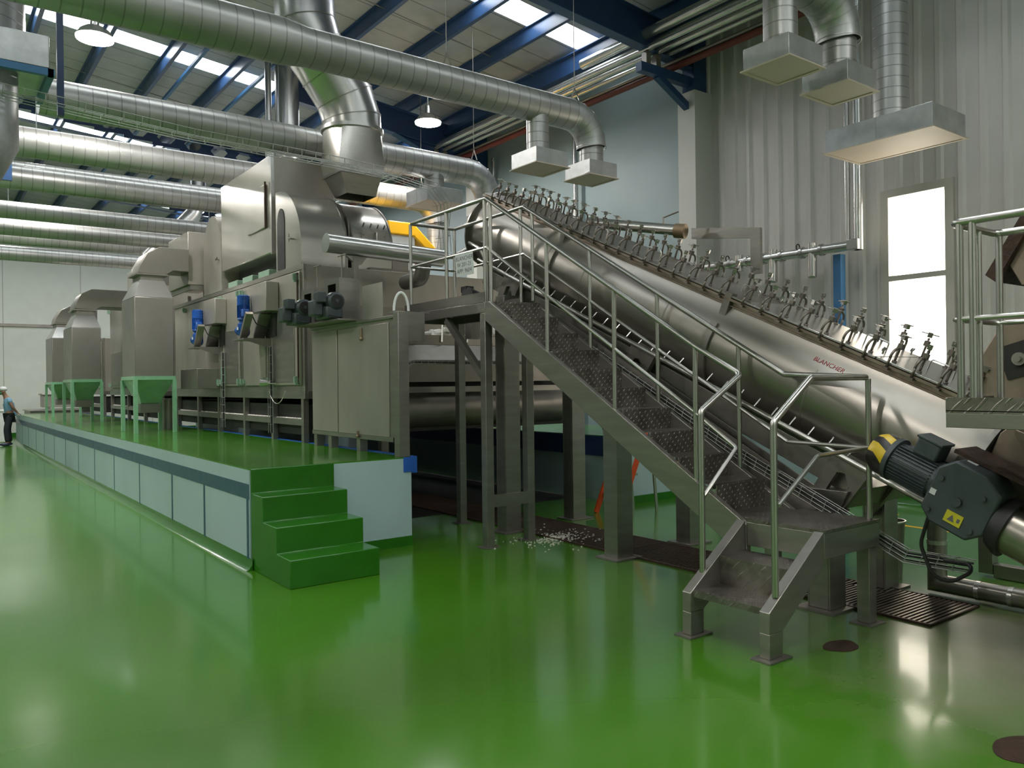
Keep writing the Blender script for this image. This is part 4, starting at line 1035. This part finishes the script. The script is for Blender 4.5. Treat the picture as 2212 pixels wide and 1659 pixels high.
O('clamp_knob', MB().cyl((4.0, 10.15, 3.6), (3.95, 10.15, 3.6), .012, 8).cyl((3.95, 10.08, 3.59), (3.95, 10.22, 3.61), .009, 8).cyl((3.95, 10.15, 3.55), (3.95, 10.15, 3.66), .009, 8), M['steel_dark'], t)
t = T('fan_housing', 'second rounded fan housing with a bolted cover plate under the big duct', 'fan housing', (5.1, 10.3, 3.224))
O('housing_shell', MB().prism(hoodprof(4.80, 9.97, 10.9, 3.226, 4.28), (.58, 0, 0), True), M['steel_hood'], t)
O('edge_band', MB().prism(hoodprof(5.38, 9.96, 10.9, 3.226, 4.29), (.02, 0, 0)).prism(hoodprof(4.78, 9.96, 10.9, 3.226, 4.29), (.02, 0, 0)), M['steel_dark'], t)
cv = O('cover_plate', MB().box(4.92, 5.28, 9.962, 9.968, 3.50, 3.80), M['steel'], t)
mb = MB()
for x in (4.94, 5.05, 5.16, 5.26):
    mb.cyl((x, 9.962, 3.52), (x, 9.95, 3.52), .010, 8); mb.cyl((x, 9.99, 3.83), (x-.0, 9.94, 3.88), .010, 8)
for z in (3.62, 3.72): 
    for x in (4.94, 5.26): mb.cyl((x, 9.962, z), (x, 9.95, z), .010, 8)
O('cover_bolts', mb, M['steel_dark'], cv)
O('handle', MB().tube(fillet([(5.12, 9.962, 3.76), (5.12, 9.92, 3.76), (5.12, 9.92, 3.64), (5.12, 9.962, 3.64)], .02), .012, 8), M['rail'], cv)
O('inner_disc', MB().disc((4.77, 10.45, 3.75), (1, 0, 0), .40, .03, 36), M['steel_dark'], t)
O('motor_stub', MB().cyl((4.66, 10.3, 4.02), (4.77, 10.3, 4.02), .06, 18), M['steel_dark'], t)
O('base_box', MB().box(4.95, 6.2, 10.95, 11.6, 3.226, 3.6), M['steel_dark'], t)
O('sill', MB().box(5.0, 5.9, 9.9, 9.96, 3.226, 3.27), M['steel_dark'], t)
t = T('heater_box', 'big polished steel heater box with a side hatch on top of the dryer', 'heater', (4.5, 12, 3.5))
O('box_body', MB().box(4.0, 4.92, 10.9, 13.2, 3.52, 4.90), M['steel_hood'], t, bevel=.012)
O('front_plate', MB().box(4.02, 4.92, 10.885, 10.899, 3.52, 4.89), M['steel_panel'], t)
h = O('hatch', MB().box(3.975, 3.999, 11.08, 11.86, 3.90, 4.52), M['steel_hood'], t, bevel=.012)
O('hatch_hinge', MB().cyl((3.965, 11.06, 3.88), (3.965, 11.06, 4.54), .016, 8), M['rust'], h)
O('dark_gap_box', MB().box(4.25, 4.9, 11.0, 13.1, 3.226, 3.52), M['dark'], t)  # near-black box stands for the shaded space under the heater box
O('corner_bar', MB().box(3.985, 4.03, 10.875, 10.92, 3.5, 4.92), M['steel_bright'], t)
t = T('fan_scroll', 'curved grey fan scroll standing behind the heater box', 'fan housing', (4.3, 13.6, 3.224))
O('scroll', MB().prism([(4.0, 13.72+.5*math.cos(g), 3.9+.62*math.sin(g)) for g in [PI*i/14 for i in range(15)]]+[(4.0, 13.22, 3.226), (4.0, 14.22, 3.226)], (.5, 0, 0), True), M['steel_panel'], t)
O('wing_knob', MB().cyl((4.0, 13.35, 3.75), (3.96, 13.35, 3.75), .012, 8).cyl((3.96, 13.28, 3.78), (3.96, 13.4, 3.74), .009, 8), M['steel_dark'], t)
# exhaust duct with segmented elbow
def loft(name, rings, mt, parent, smooth=True, **k):
    mb = MB(); n = len(rings[0]); vs = [p for r in rings for p in r]; fs = []
    for i in range(len(rings)-1):
        for j in range(n): fs.append((i*n+j, i*n+(j+1) % n, (i+1)*n+(j+1) % n, (i+1)*n+j))
    mb.add(vs, fs, smooth); return O(name, mb, mt, parent, **k)
t = T('exhaust_duct', 'large polished exhaust duct with a segmented elbow rising to the roof', 'duct', (4.9, 10.25, 4.3))
def rect(cx, cy, hx, hy, z, n=32):
    P = []
    for i in range(n):
        g = 2*PI*i/n; c, s = math.cos(g), math.sin(g); k = 1/max(abs(c), abs(s)); P.append((cx+hx*c*k, cy+hy*s*k, z))
    return P
def circ(cx, cy, r, z, n=32): return [(cx+r*math.cos(2*PI*i/n), cy+r*math.sin(2*PI*i/n), z) for i in range(n)]
loft('funnel', [rect(4.93, 10.18, .22, .19, 4.27), rect(4.88, 10.15, .30, .27, 4.52)], M['steel'], t, False)
O('collar', MB().box(4.56, 5.20, 9.86, 10.44, 4.52, 4.55), M['steel'], t)
loft('transition', [rect(4.88, 10.15, .31, .28, 4.55), rect(4.89, 10.17, .34, .30, 4.68), circ(4.93, 10.25, .405, 5.18)], M['steel_hood'], t)
O('ring', MB().band((4.93, 10.25, 5.2), (1,0,0), (0,1,0), (0,0,1), .405, .05, .03), M['steel_bright'], t)
path = [V(4.93,10.25,5.18), V(4.92,10.25,5.38), V(4.82,10.25,5.66), V(4.58,10.25,5.98), V(4.36,10.25,6.26), V(4.26,10.25,6.56), V(4.24,10.25,6.9)]
O('elbow', MB().tube(path, .405, 36, cap=False), M['steel_bright'], t)
mb = MB()
for i in range(1, 6):
    d = ((path[i+1]-path[i]).normalized()+(path[i]-path[i-1]).normalized()).normalized(); mb.band(path[i], V(0,1,0), d.cross(V(0,1,0)), d, .407, .014, .008)
O('seam_rings', mb, M['steel'], t)
O('riser', MB().tube([(4.24,10.25,6.9), (4.24,10.25,8.02)], .405, 36, cap=False), M['steel_bright'], t)
def stack(x, y, z0, r, label, mt='steel_bright'):
    return O('exhaust_stack', MB().tube([(x,y,z0),(x,y,zroof(x)-.12*r-.01)], r, 24), M[mt], label=label, cat='stack')
stack(5.61, 14.42, 3.23, .22, 'polished upright stack pipe partly hidden behind the big elbow duct')
stack(5.28, 14.5, 3.23, .06, 'thin upright pipe beside the stack behind the big elbow duct')
t = T('offset_duct', 'slanting polished duct feeding up to a stack behind the second heater box', 'duct', (4.6, 20.9, 4.55))
O('pipe_body', MB().tube([(4.6, 20.9, 4.56), (4.6, 20.9, 4.85), (5.62, 20.9, 6.0), (5.76, 20.9, 6.35), (5.76, 20.9, 7.85)], .20, 24), M['steel_bright'], t)
t = T('heater_box', 'smaller steel heater box on a stand beside the tall hopper elbow', 'heater', (4.1, 13.9, 3.3))
O('box_body', MB().box(3.76, 4.30, 14.3, 15.6, 3.42, 4.34), M['steel_panel'], t, bevel=.012)
O('stand', MB().box(3.76, 4.30, 14.3, 14.34, 3.36, 3.415).box(3.76, 3.8, 14.34, 15.6, 3.36, 3.415).box(3.76, 3.8, 15.4, 15.44, 3.226, 3.36).box(3.78, 3.82, 14.3, 14.34, 3.0, 3.36) if False else
  MB().box(3.80, 4.28, 14.3, 14.34, 3.34, 3.415).box(3.80, 3.84, 14.34, 15.6, 3.34, 3.415).box(4.05, 4.1, 14.4, 14.45, 3.226, 3.34).box(4.05, 4.1, 15.4, 15.45, 3.226, 3.34), M['steel'], t)
# ------------------------------------------------------------------ hoppers
def hopper(x0, x1, y0, y1, zr, zt, label, elbow):
    t = T('dust_hopper', label, 'hopper', ((x0+x1)/2, (y0+y1)/2, .905))
    O('column', MB().box(x0, x1, y0, y1, zr, zt), M['steel_hopper'], t, bevel=.012)
    cx, cy = (x0+x1)/2, (y0+y1)/2; a, b = (x1-x0)/2, (y1-y0)/2
    loft('shoulder', [rect(cx, cy, a, b, zt, 16), rect(cx+.02, cy, a*.62, b*.62, zt+.30, 16)], M['steel_bright'], t, False)
    O('neck', MB().box(cx+.02-a*.6, cx+.02+a*.6, cy-b*.6, cy+b*.6, zt+.29, zt+.42), M['steel_dark'], t)
    O('rim', MB().box(x0-.02, x1+.02, y0-.02, y1+.02, zr-.05, zr+.01), M['green_rim'], t, label='green painted rim')
    loft('cone', [rect(cx, cy, a, b, zr-.05, 16), rect(cx, cy, .14, .14, zr-.45, 16)], M['mint_metal'], t, False)
    O('outlet', MB().box(cx-.16, cx+.16, cy-.16, cy+.16, zr-.60, zr-.45), M['steel_dark'], t)
    for x in (x0, x1):
        for y in (y0, y1): O('leg', MB().box(x-.03, x+.03, y-.03, y+.03, .906, zr-.05), M['green_rim'], t)
    z = zt+.42; w0 = cx+.02-a*.72; w1 = cx+.02+a*.72
    P = [(w0, cy-b*.62, z), (w0+.02, cy-b*.62, z+.12), (w0+.14, cy-b*.62, z+.34), (w0+.34, cy-b*.62, z+.45), (elbow, cy-b*.62, z+.45), (elbow, cy-b*.62, z+.06), (w1+.12, cy-b*.62, z+.06), (w1, cy-b*.62, z-.02)]
    O('elbow_duct', MB().prism(P, (0, b*1.24, 0)), M['steel_hopper'], t, bevel=.012)
    O('flange', MB().box(w0-.03, w1+.03, cy-b*.66, cy+b*.66, z-.035, z-.01), M['steel'], t)
hopper(2.84, 3.44, 14.0, 15.0, 1.83, 3.14, 'tallest steel dust hopper on green legs, nearest of three', 3.755)
hopper(2.68, 3.25, 19.4, 20.6, 1.84, 2.98, 'middle steel dust hopper on green legs, behind the tallest one', 3.98)
hopper(2.86, 3.5, 24.0, 25.3, 1.82, 3.0, 'farthest steel dust hopper on green legs, next to the end wall', 3.98)
t = T('valve_barrel', 'dark upright barrel between the green legs and the dryer', 'barrel', (3.7, 14.6, .905))
O('barrel', MB().tube([(3.62,15.2,.906),(3.62,15.2,1.45)], .16, 20), M['steel_dark'], t)
O('under_table', MB().box(3.0, 3.3, 13.6, 13.9, 1.25, 1.30).box(3.0, 3.04, 13.6, 13.64, .906, 1.25).box(3.26, 3.3, 13.6, 13.64, .906, 1.25).box(3.0, 3.04, 13.86, 13.9, .906, 1.25).box(3.26, 3.3, 13.86, 13.9, .906, 1.25), M['steel_dark'], label='low steel stand in front of the tallest hopper outlet', cat='stand') if False else None
# ================================================================== overhead ventilation ducts
def duct(y, z, r, x0, x1, label, reducer=None, end=None, drops=(), hang=()):
    """duct along x; end = (x, z_bottom) elbow downwards; drops = x positions of branch outlets"""
    t = T('ventilation_duct', label, 'duct', (x1, y, z), 'round galvanised ventilation ducts')
    if reducer:
        O('duct_body', MB().tube([(x0, y, z), (reducer, y, z), (reducer+.25, y, z), (x1, y, z)], r, 32, rr=[r*1.16, r*1.16, r, r]), M['duct'], t)
    else: O('duct_body', MB().tube([(x0, y, z), (x1, y, z)], r, 32), M['duct'], t)
    if end:
        ze = end; R = r*1.9
        P = [V(x1, y, z)]+[V(x1+R*math.sin(g), y, z-R+R*math.cos(g)) for g in [PI/2*i/5 for i in range(1, 6)]]
        O('elbow', MB().tube(P, r, 28, cap=False, smooth=True), M['galv'], t)
        mb = MB()
        for i in range(0, 6):
            d = V(math.cos(PI/2*i/5), 0, -math.sin(PI/2*i/5)); mb.band(P[i], V(0,1,0), d.cross(V(0,1,0)), d, r, .012, .004)
        O('elbow_seams', mb, M['tin'], t)
        O('drop_pipe', MB().tube([(x1+R, y, z-R), (x1+R, y, ze)], r*.80, 24), M['duct_v'], t)
    for x, ze in drops:
        O('branch', MB().tube([(x, y, z), (x, y, ze)], r*.72, 24), M['duct_v'], t)
    for x in hang:
        O('hanger', MB().tube([(x, y, zroof(x)), (x, y, z+r+.16)], .006, 6).tube([(x-.0, y-.09, z+r-.02), (x, y, z+r+.16), (x, y+.09, z+r-.02)], .008, 6), M['steel_dark'], t)
    return t
def diffuser(cx, cy, hx, hy, zb, h, label, group='diffuser boxes'):
    t = T('air_diffuser', label, 'air diffuser', (cx, cy, zb), group)
    O('box_body', MB().box(cx-hx, cx+hx, cy-hy, cy+hy, zb+.012, zb+h), M['galv'], t, bevel=.003)
    mb = MB(); e = .02
    mb.box(cx-hx-e, cx+hx+e, cy-hy-e, cy-hy+e, zb, zb+.012); mb.box(cx-hx-e, cx+hx+e, cy+hy-e, cy+hy+e, zb, zb+.012); mb.box(cx-hx-e, cx-hx+e, cy-hy+e, cy+hy-e, zb, zb+.012); mb.box(cx+hx-e, cx+hx+e, cy-hy+e, cy+hy-e, zb, zb+.012)
    O('rim', mb, M['white_face'], t)
    O('face', MB().box(cx-hx+e, cx+hx-e, cy-hy+e, cy+hy-e, zb+.006, zb+.012), M['white_face'], t)
    if hx*hy > .1:
        O('seam', MB().box(cx-hx-.003, cx-hx, cy-.004, cy+.004, zb+.02, zb+h), M['tin'], t)
duct(4.07, 5.16, .20, -3, 6.5, 'ventilation duct nearest the viewer, only its elbow end shows at the top edge', end=4.505, drops=((5.98, 4.505),))
duct(7.72, 5.10, .195, -3, 6.76, 'long ventilation duct crossing in front of the big elbow duct', reducer=2.95, end=4.505, drops=((6.23, 4.505),), hang=(4.9, 6.85))
duct(11.0, 5.17, .22, 1.2, 7.35, 'ventilation duct passing behind the big elbow duct', end=4.505, drops=((6.72, 4.78),), hang=(7.5,))
duct(13.75, 5.32, .225, .66, 8.0, 'ventilation duct running just above the heater box', end=4.2, hang=(8.1, 5.2))
duct(15.8, 5.24, .2, .6, 8.0, 'ventilation duct above the second heater box', end=4.2)
duct(16.9, 5.62, .17, .6, 8.0, 'higher thin duct directly behind the one above the second heater box')
duct(18.5, 5.2, .17, .6, 8.0, 'ventilation duct level with the middle hopper, fourth from the end wall')
duct(19.2, 4.98, .17, .6, 8.0, 'ventilation duct low over the middle dryer section, third from the end wall')
duct(21.5, 5.17, .19, .6, 8.0, 'second last ventilation duct before the end wall')
duct(24.2, 5.17, .19, .6, 8.0, 'last ventilation duct before the end wall')
diffuser(5.98, 4.05, .245, .225, 4.30, .20, 'square diffuser box at the top right, left one of the nearer pair')
diffuser(6.89, 4.07, .245, .225, 4.30, .20, 'square diffuser box at the top right, right one of the nearer pair')
diffuser(6.23, 7.69, .25, .25, 4.30, .20, 'square diffuser box beside the blue wall, left one of the middle pair')
diffuser(7.12, 7.72, .24, .24, 4.30, .20, 'square diffuser box beside the blue wall, right one of the middle pair')
diffuser(6.72, 11.0, .33, .33, 4.52, .24, 'square diffuser box seen behind the platform railing')
diffuser(7.77, 11.0, .26, .26, 4.30, .20, 'square diffuser box half hidden behind the blancher top end')
diffuser(8.98, 4.65, .38, .62, 4.30, .27, 'long rectangular diffuser box hanging above the window')
O('upright_duct', MB().tube([(8.98, 4.68, 4.57), (8.98, 4.68, 7.53)], .20, 32), M['duct_v'], label='upright spiral duct dropping to the long diffuser box', cat='duct')
# plenums and hangers upper left
t = T('air_plenum', 'large galvanised plenum with a blue edge frame, cut by the upper left corner', 'plenum', (.4, 9.5, 4.8))
O('box_body', MB().box(-1.5, 1.12, 9.3, 10.3, 4.92, 5.25), M['galv'], t, bevel=.01)
O('upper_duct', MB().cyl((.5, 9.8, 5.25), (.5, 9.8, 7.5), .46, 32), M['duct_v'], t)
O('edge_frame', MB().box(-1.5, 1.15, 9.27, 9.33, 4.84, 4.91).box(1.10, 1.16, 9.27, 10.3, 4.84, 4.91), M['blue_post'], t)
O('down_pipe', MB().tube([(.62, 9.7, 4.92), (.62, 9.7, 4.45), (.62, 9.7, 4.2), (.5, 9.7, 3.95), (.3, 9.7, 3.8), (0, 9.7, 3.75)], .26, 28), M['galv'], t)
O('hanger_post', MB().box(1.19, 1.25, 9.33, 9.39, 4.47, 8.2), M['blue_dark'], t)
t = T('air_plenum', 'second plenum unit with blue cross frame at the left edge, behind the first', 'plenum', (.6, 13.3, 4.6))
O('box_body', MB().box(-1.2, .62, 13.2, 14.2, 4.95, 5.7), M['galv'], t)
O('edge_frame', MB().box(-1.5, 1.1, 13.1, 13.17, 4.58, 4.67).box(1.03, 1.1, 13.1, 13.17, 4.67, 8.2), M['blue_paint'], t)
O('down_pipe', MB().tube([(.55, 13.5, 4.95), (.55, 13.5, 4.2)], .25, 24), M['galv'], t)
# overhead cable tray
wire_tray('cable_tray', [(-.5, 9.3, 4.66), (.7, 9.3, 4.57), (2.5, 9.3, 4.45), (4.1, 9.3, 4.42), (5.1, 9.3, 4.38), (5.62, 9.3, 4.30), (5.80, 9.3, 4.12), (5.86, 9.3, 3.45)], .26, (0, 1, 0), 'long overhead wire cable tray crossing in front of the heater box', r=.005, pitch=.17, h=.07, cable=False)
# ================================================================== right wall services
t = T('valve_manifold', 'polished pipe with two drop legs and valves on the corrugated wall', 'manifold', (9.9, 6.5, 3.4))
O('main_pipe', MB().tube([(9.98, 8.6, 3.43), (9.98, 5.70, 3.43)], .065, 22), M['foil'], t)
O('corner_box', MB().box(9.90, 10.06, 5.62, 5.78, 3.36, 3.50), M['steel_bright'], t, bevel=.01)
for y in (7.55, 6.96, 6.33):
    v = O('valve', MB().tube([(9.98, y+.17, 3.43), (9.98, y+.13, 3.43), (9.98, y+.13, 3.43), (9.98, y-.13, 3.43), (9.98, y-.13, 3.43), (9.98, y-.17, 3.43)], .09, 20, rr=[.085,.085,.055,.055,.085,.085]).cyl((9.98, y, 3.30), (9.98, y, 3.54), .06, 18), M['steel_bright'], t)
    mb = MB()
    for k in range(6):
        g = 2*PI*k/6
        for s_ in (-1, 1): mb.cyl((9.98+.07*math.cos(g), y+s_*.12, 3.43+.07*math.sin(g)), (9.98+.07*math.cos(g), y+s_*.19, 3.43+.07*math.sin(g)), .01, 6)
    O('bolts', mb, M['steel_bright'], v)
    if y < 7.2: O('drop_leg', MB().tube([(9.98, y, 3.34), (9.98, y, 3.08), (9.98, y, 3.06)], .06, 22, rr=[.06,.06,.045]), M['steel_bright'], t)
    O('hand_wheel', MB().band((9.98, y+.22, 3.52), (1,0,0), (0,0,1), (0,1,0), .035, .012, .012, n=16), M['black'], t)
t = T('wall_riser', 'tall polished riser pipes at the end of the valve manifold', 'pipe', (9.98, 5.7, 3.4))
O('pipe', MB().tube([(9.98, 5.80, 3.43), (9.98, 5.80, 7.3)], .035, 16), M['steel_bright'], t)
O('pipe', MB().tube([(10.0, 5.66, 3.36), (10.0, 5.66, 7.3)], .06, 20), M['foil'], t)
O('blue_post', MB().box(10.05, 10.17, 5.95, 6.06, 0, 3.35), M['blue_post'], label='slim blue post standing under the valve manifold', cat='post')
for y, r, n in ((11.5, .05, 'thin silver downpipe on the blue wall below the middle diffuser pair'), (14.7, .07, 'silver downpipe on the blue wall behind the platform railing'), (14.2, .04, 'thin pipe beside the silver downpipe behind the platform railing')):
    O('downpipe', MB().tube([(10.2, y, 0), (10.2, y, 6.6)], r, 14), M['steel_bright'], label=n, cat='pipe')
O('wall_box', MB().box(10.05, 10.34, 15.5, 16.8, 2.9, 4.0), M['steel_dark'], label='dark wall cabinet seen through the platform railing', cat='cabinet')
# ================================================================== beyond: yellow machine, ladder, crate, person
t = T('yellow_machine', 'white machine with a bright yellow sloping hood behind the fan housings', 'machine', (7.3, 13, 3.22))
O('machine_body', MB().box(6.9, 7.45, 12.9, 13.9, 3.226, 4.40), M['white'], t, bevel=.02)
O('hood', MB().prism([(6.88, 12.86, 4.40), (6.88, 12.86, 4.64), (7.40, 12.86, 4.64), (7.95, 12.86, 4.15), (8.02, 12.86, 4.0), (7.88, 12.86, 4.0), (7.40, 12.86, 4.40)], (0, 1.1, 0)), M['yellow'], t, bevel=.02)
O('lamp_ring', MB().disc((7.2, 12.895, 4.05), (0,1,0), .12, .02, 24), M['black'], t)
O('arm', MB().beam((7.4, 13.3, 3.5), (7.75, 13.3, 4.1), .3, .12), M['orange'], t)
t = T('step_ladder', 'orange step ladder half hidden behind the stair stringer', 'ladder', (7.1, 7.35, 0))
for dy in (0, .42):
    O('side_rail', MB().beam((6.86, 7.0+dy, .001), (7.42, 7.0+dy, 1.20), .025, .07, (1, 0, 0)), M['orange'], t)
    O('rear_leg', MB().beam((7.55, 7.03+dy, .001), (7.44, 7.03+dy, 1.2), .02, .04, (1,0,0)), M['steel_bright'], t)
for k in range(4):
    f = .18+.22*k; O('step', MB().box(6.86+.56*f-.0, 6.86+.56*f+.10, 7.0, 7.42, 1.2*f, 1.2*f+.03), M['steel_bright'], t)
O('crate', MB().box(8.15, 8.75, 7.9, 8.5, .906, 1.16).box(8.12, 8.78, 7.87, 8.53, 1.14, 1.17), M['blue_bright'], label='bright blue plastic crate on the far plinth, seen under the blancher', cat='crate', bevel=.01)
O('orange_cone_piece', MB().box(8.3, 8.6, 7.95, 8.2, 1.175, 1.25), M['orange'], label='orange item lying on the blue crate', cat='tool', bevel=.01)
t = T('pump', 'small steel pump with a round flange on the far plinth behind the stair', 'pump', (8.3, 9.6, .905))
O('flange', MB().disc((8.3, 9.6, 1.14), (0,0,1), .13, .03, 22).disc((8.3, 9.6, 1.07), (0,0,1), .13, .02, 22), M['steel'], t); O('stem', MB().cyl((8.3, 9.6, .906), (8.3, 9.6, 1.12), .05, 14), M['steel'], t)
t = T('far_conveyor', 'low steel conveyor and hopper near the end wall beside the person', 'conveyor', (3.2, 30.5, 0))
O('trough', MB().box(3.3, 4.6, 30.0, 30.8, 1.05, 1.45).box(3.25, 4.65, 29.95, 30.85, 1.45, 1.5), M['steel_panel'], t, bevel=.02)
O('hopper', MB().prism([(3.7, 30.1, 1.5), (4.5, 30.1, 1.5), (4.5, 30.1, 2.4), (4.2, 30.1, 2.4)], (0, .6, 0)), M['steel'], t)
O('base', MB().box(2.85, 4.6, 29.2, 30.9, .0, .95).box(2.8, 4.6, 29.15, 30.9, .95, .98), M['steel_panel'], t)
for x in (3.4, 4.4): O('leg', MB().box(x, x+.1, 29.98, 30.08, .98, 1.05), M['steel_dark'], t)
O('wall_panel', MB().box(3.95, 4.25, 32.5, 32.58, 2.0, 3.0), M['blue_dark'], label='dark blue wall panel behind the far conveyor', cat='panel')
O('white_bin', MB().box(2.02, 2.30, 29.4, 29.9, 0.001, .95).box(2.0, 2.32, 29.38, 29.92, .95, 1.02), M['white'], label='white bin behind the person at the left edge', cat='bin', bevel=.02)
# orange floor line near the right wall
O('floor_line', MB().box(8.8, 8.86, 1.5, 6.2, .0005, .002).box(8.86, 9.5, 4.9, 4.96, .0005, .002), M['yellow'], label='thin orange marking line on the green floor by the right wall', cat='floor marking')
# person leaning on the plinth
def skin_mesh(name, verts, edges, radii, mt, parent, root=0, sub=2):
    og = ORG[parent.name]
    me = bpy.data.meshes.new(name); me.from_pydata([V(*v)-og for v in verts], edges, []); me.update()
    o = bpy.data.objects.new(name, me); C.objects.link(o); o.parent = parent; ORG[o.name] = og
    mod = o.modifiers.new('skin', 'SKIN'); mod.use_smooth_shade = True
    lay = me.skin_vertices[0].data if me.skin_vertices else None
    if lay is None:
        bpy.context.view_layer.objects.active = o
        lay = me.skin_vertices[0].data
    for i, r in enumerate(radii):
        rr = r if hasattr(r, '__len__') else (r, r); lay[i].radius = rr; lay[i].use_root = (i == root)
    s = o.modifiers.new('sub', 'SUBSURF'); s.levels = sub; s.render_levels = sub
    me.materials.append(mt); return o
def person():
    px, py = 2.13, 27.5
    t = T('person', 'person in a light blue shirt and white cap leaning on the long plinth', 'person', (px, py, 0))
    def q(x, y, z): return (px+x, py+y, z)
    v = [q(.06,0,.90), q(.03,0,1.10), q(0,0,1.30), q(-.04,0,1.42), q(-.08,0,1.50), q(-.13,0,1.58), q(-.12,0,1.66),
         q(.0,-.18,1.36), q(.10,-.24,1.12), q(.22,-.16,.96), q(.0,.18,1.36), q(.10,.26,1.12), q(.20,.22,.95),
         q(.03,-.10,.84), q(-.06,-.12,.48), q(-.02,-.12,.10), q(.04,.10,.84), q(.0,.12,.48), q(.06,.12,.10),
         q(-.13,-.12,.04), q(-.06,.12,.04)]
    e = [(0,1),(1,2),(2,3),(3,4),(4,5),(5,6),(2,7),(7,8),(8,9),(2,10),(10,11),(11,12),(0,13),(13,14),(14,15),(0,16),(16,17),(17,18),(15,19),(18,20)]
    r = [(.13,.15),(.11,.13),(.12,.16),(.07,.08),(.055,.055),(.085,.075),(.08,.07), .055,.042,.03,.055,.042,.03, .085,.06,.04,.085,.06,.04,.035,.035]
    # fingers
    for (hx, hy, hz, base) in ((.22,-.16,.96,9), (.20,.22,.95,12)):
        for k, (dx, dy, dz, L) in enumerate(((.7,-.5,-.5,.075), (.8,-.2,-.55,.085), (.8,.05,-.6,.08), (.75,.3,-.6,.065), (.2,-.9,-.1,.055))):
            i0 = len(v); n = math.sqrt(dx*dx+dy*dy+dz*dz)
            a = (hx+dx/n*.03, hy+dy/n*.035, hz+dz/n*.02)
            v.append(q(*a)); r.append(.012); v.append(q(a[0]+dx/n*L*.5, a[1]+dy/n*L*.5, a[2]+dz/n*L*.4)); r.append(.009); v.append(q(a[0]+dx/n*L, a[1]+dy/n*L*.9, a[2]+dz/n*L)); r.append(.008)
            e += [(base, i0), (i0, i0+1), (i0+1, i0+2)]
    skin_mesh('body', v, e, r, M['skin'], t)
    sv = [v[0], v[1], v[2], q(-.03,0,1.40), v[7], q(.05,-.225,1.24), v[10], q(.05,.235,1.24), q(.06,0,.86)]
    skin_mesh('shirt', sv, [(0,1),(1,2),(2,3),(2,4),(4,5),(2,6),(6,7),(0,8)], [(.145,.17),(.13,.155),(.135,.18),(.08,.10),.078,.07,.078,.07,(.145,.17)], M['shirt'], t, 1)
    tv = [q(.06,0,.90), v[13], v[14], q(-.03,-.12,.10), v[16], v[17], q(.05,.12,.10)]
    skin_mesh('trousers', tv, [(0,1),(1,2),(2,3),(0,4),(4,5),(5,6)], [(.15,.16),.105,.082,.07,.105,.082,.07], M['trouser'], t)
    O('cap', MB().blob(q(-.115,0,1.665), (.105,.095,.075), 16, 10), M['cap'], t)
    O('face_mask', MB().blob(q(-.175,0,1.545), (.055,.062,.05), 12, 8), M['mask'], t)
    O('eye', MB().blob(q(-.20,-.03,1.605), .011, 8, 6), M['black'], t); O('eye', MB().blob(q(-.20,.03,1.605), .011, 8, 6), M['black'], t)
    O('ear', MB().blob(q(-.11,-.085,1.59), (.02,.012,.03), 8, 6), M['skin'], t); O('ear', MB().blob(q(-.11,.085,1.59), (.02,.012,.03), 8, 6), M['skin'], t)
    for sy, sx in ((-.12, -.09), (.12, -.02)): O('shoe', MB().blob(q(sx, sy, .05), (.14,.052,.05), 14, 8), M['shoe'], t)
person()
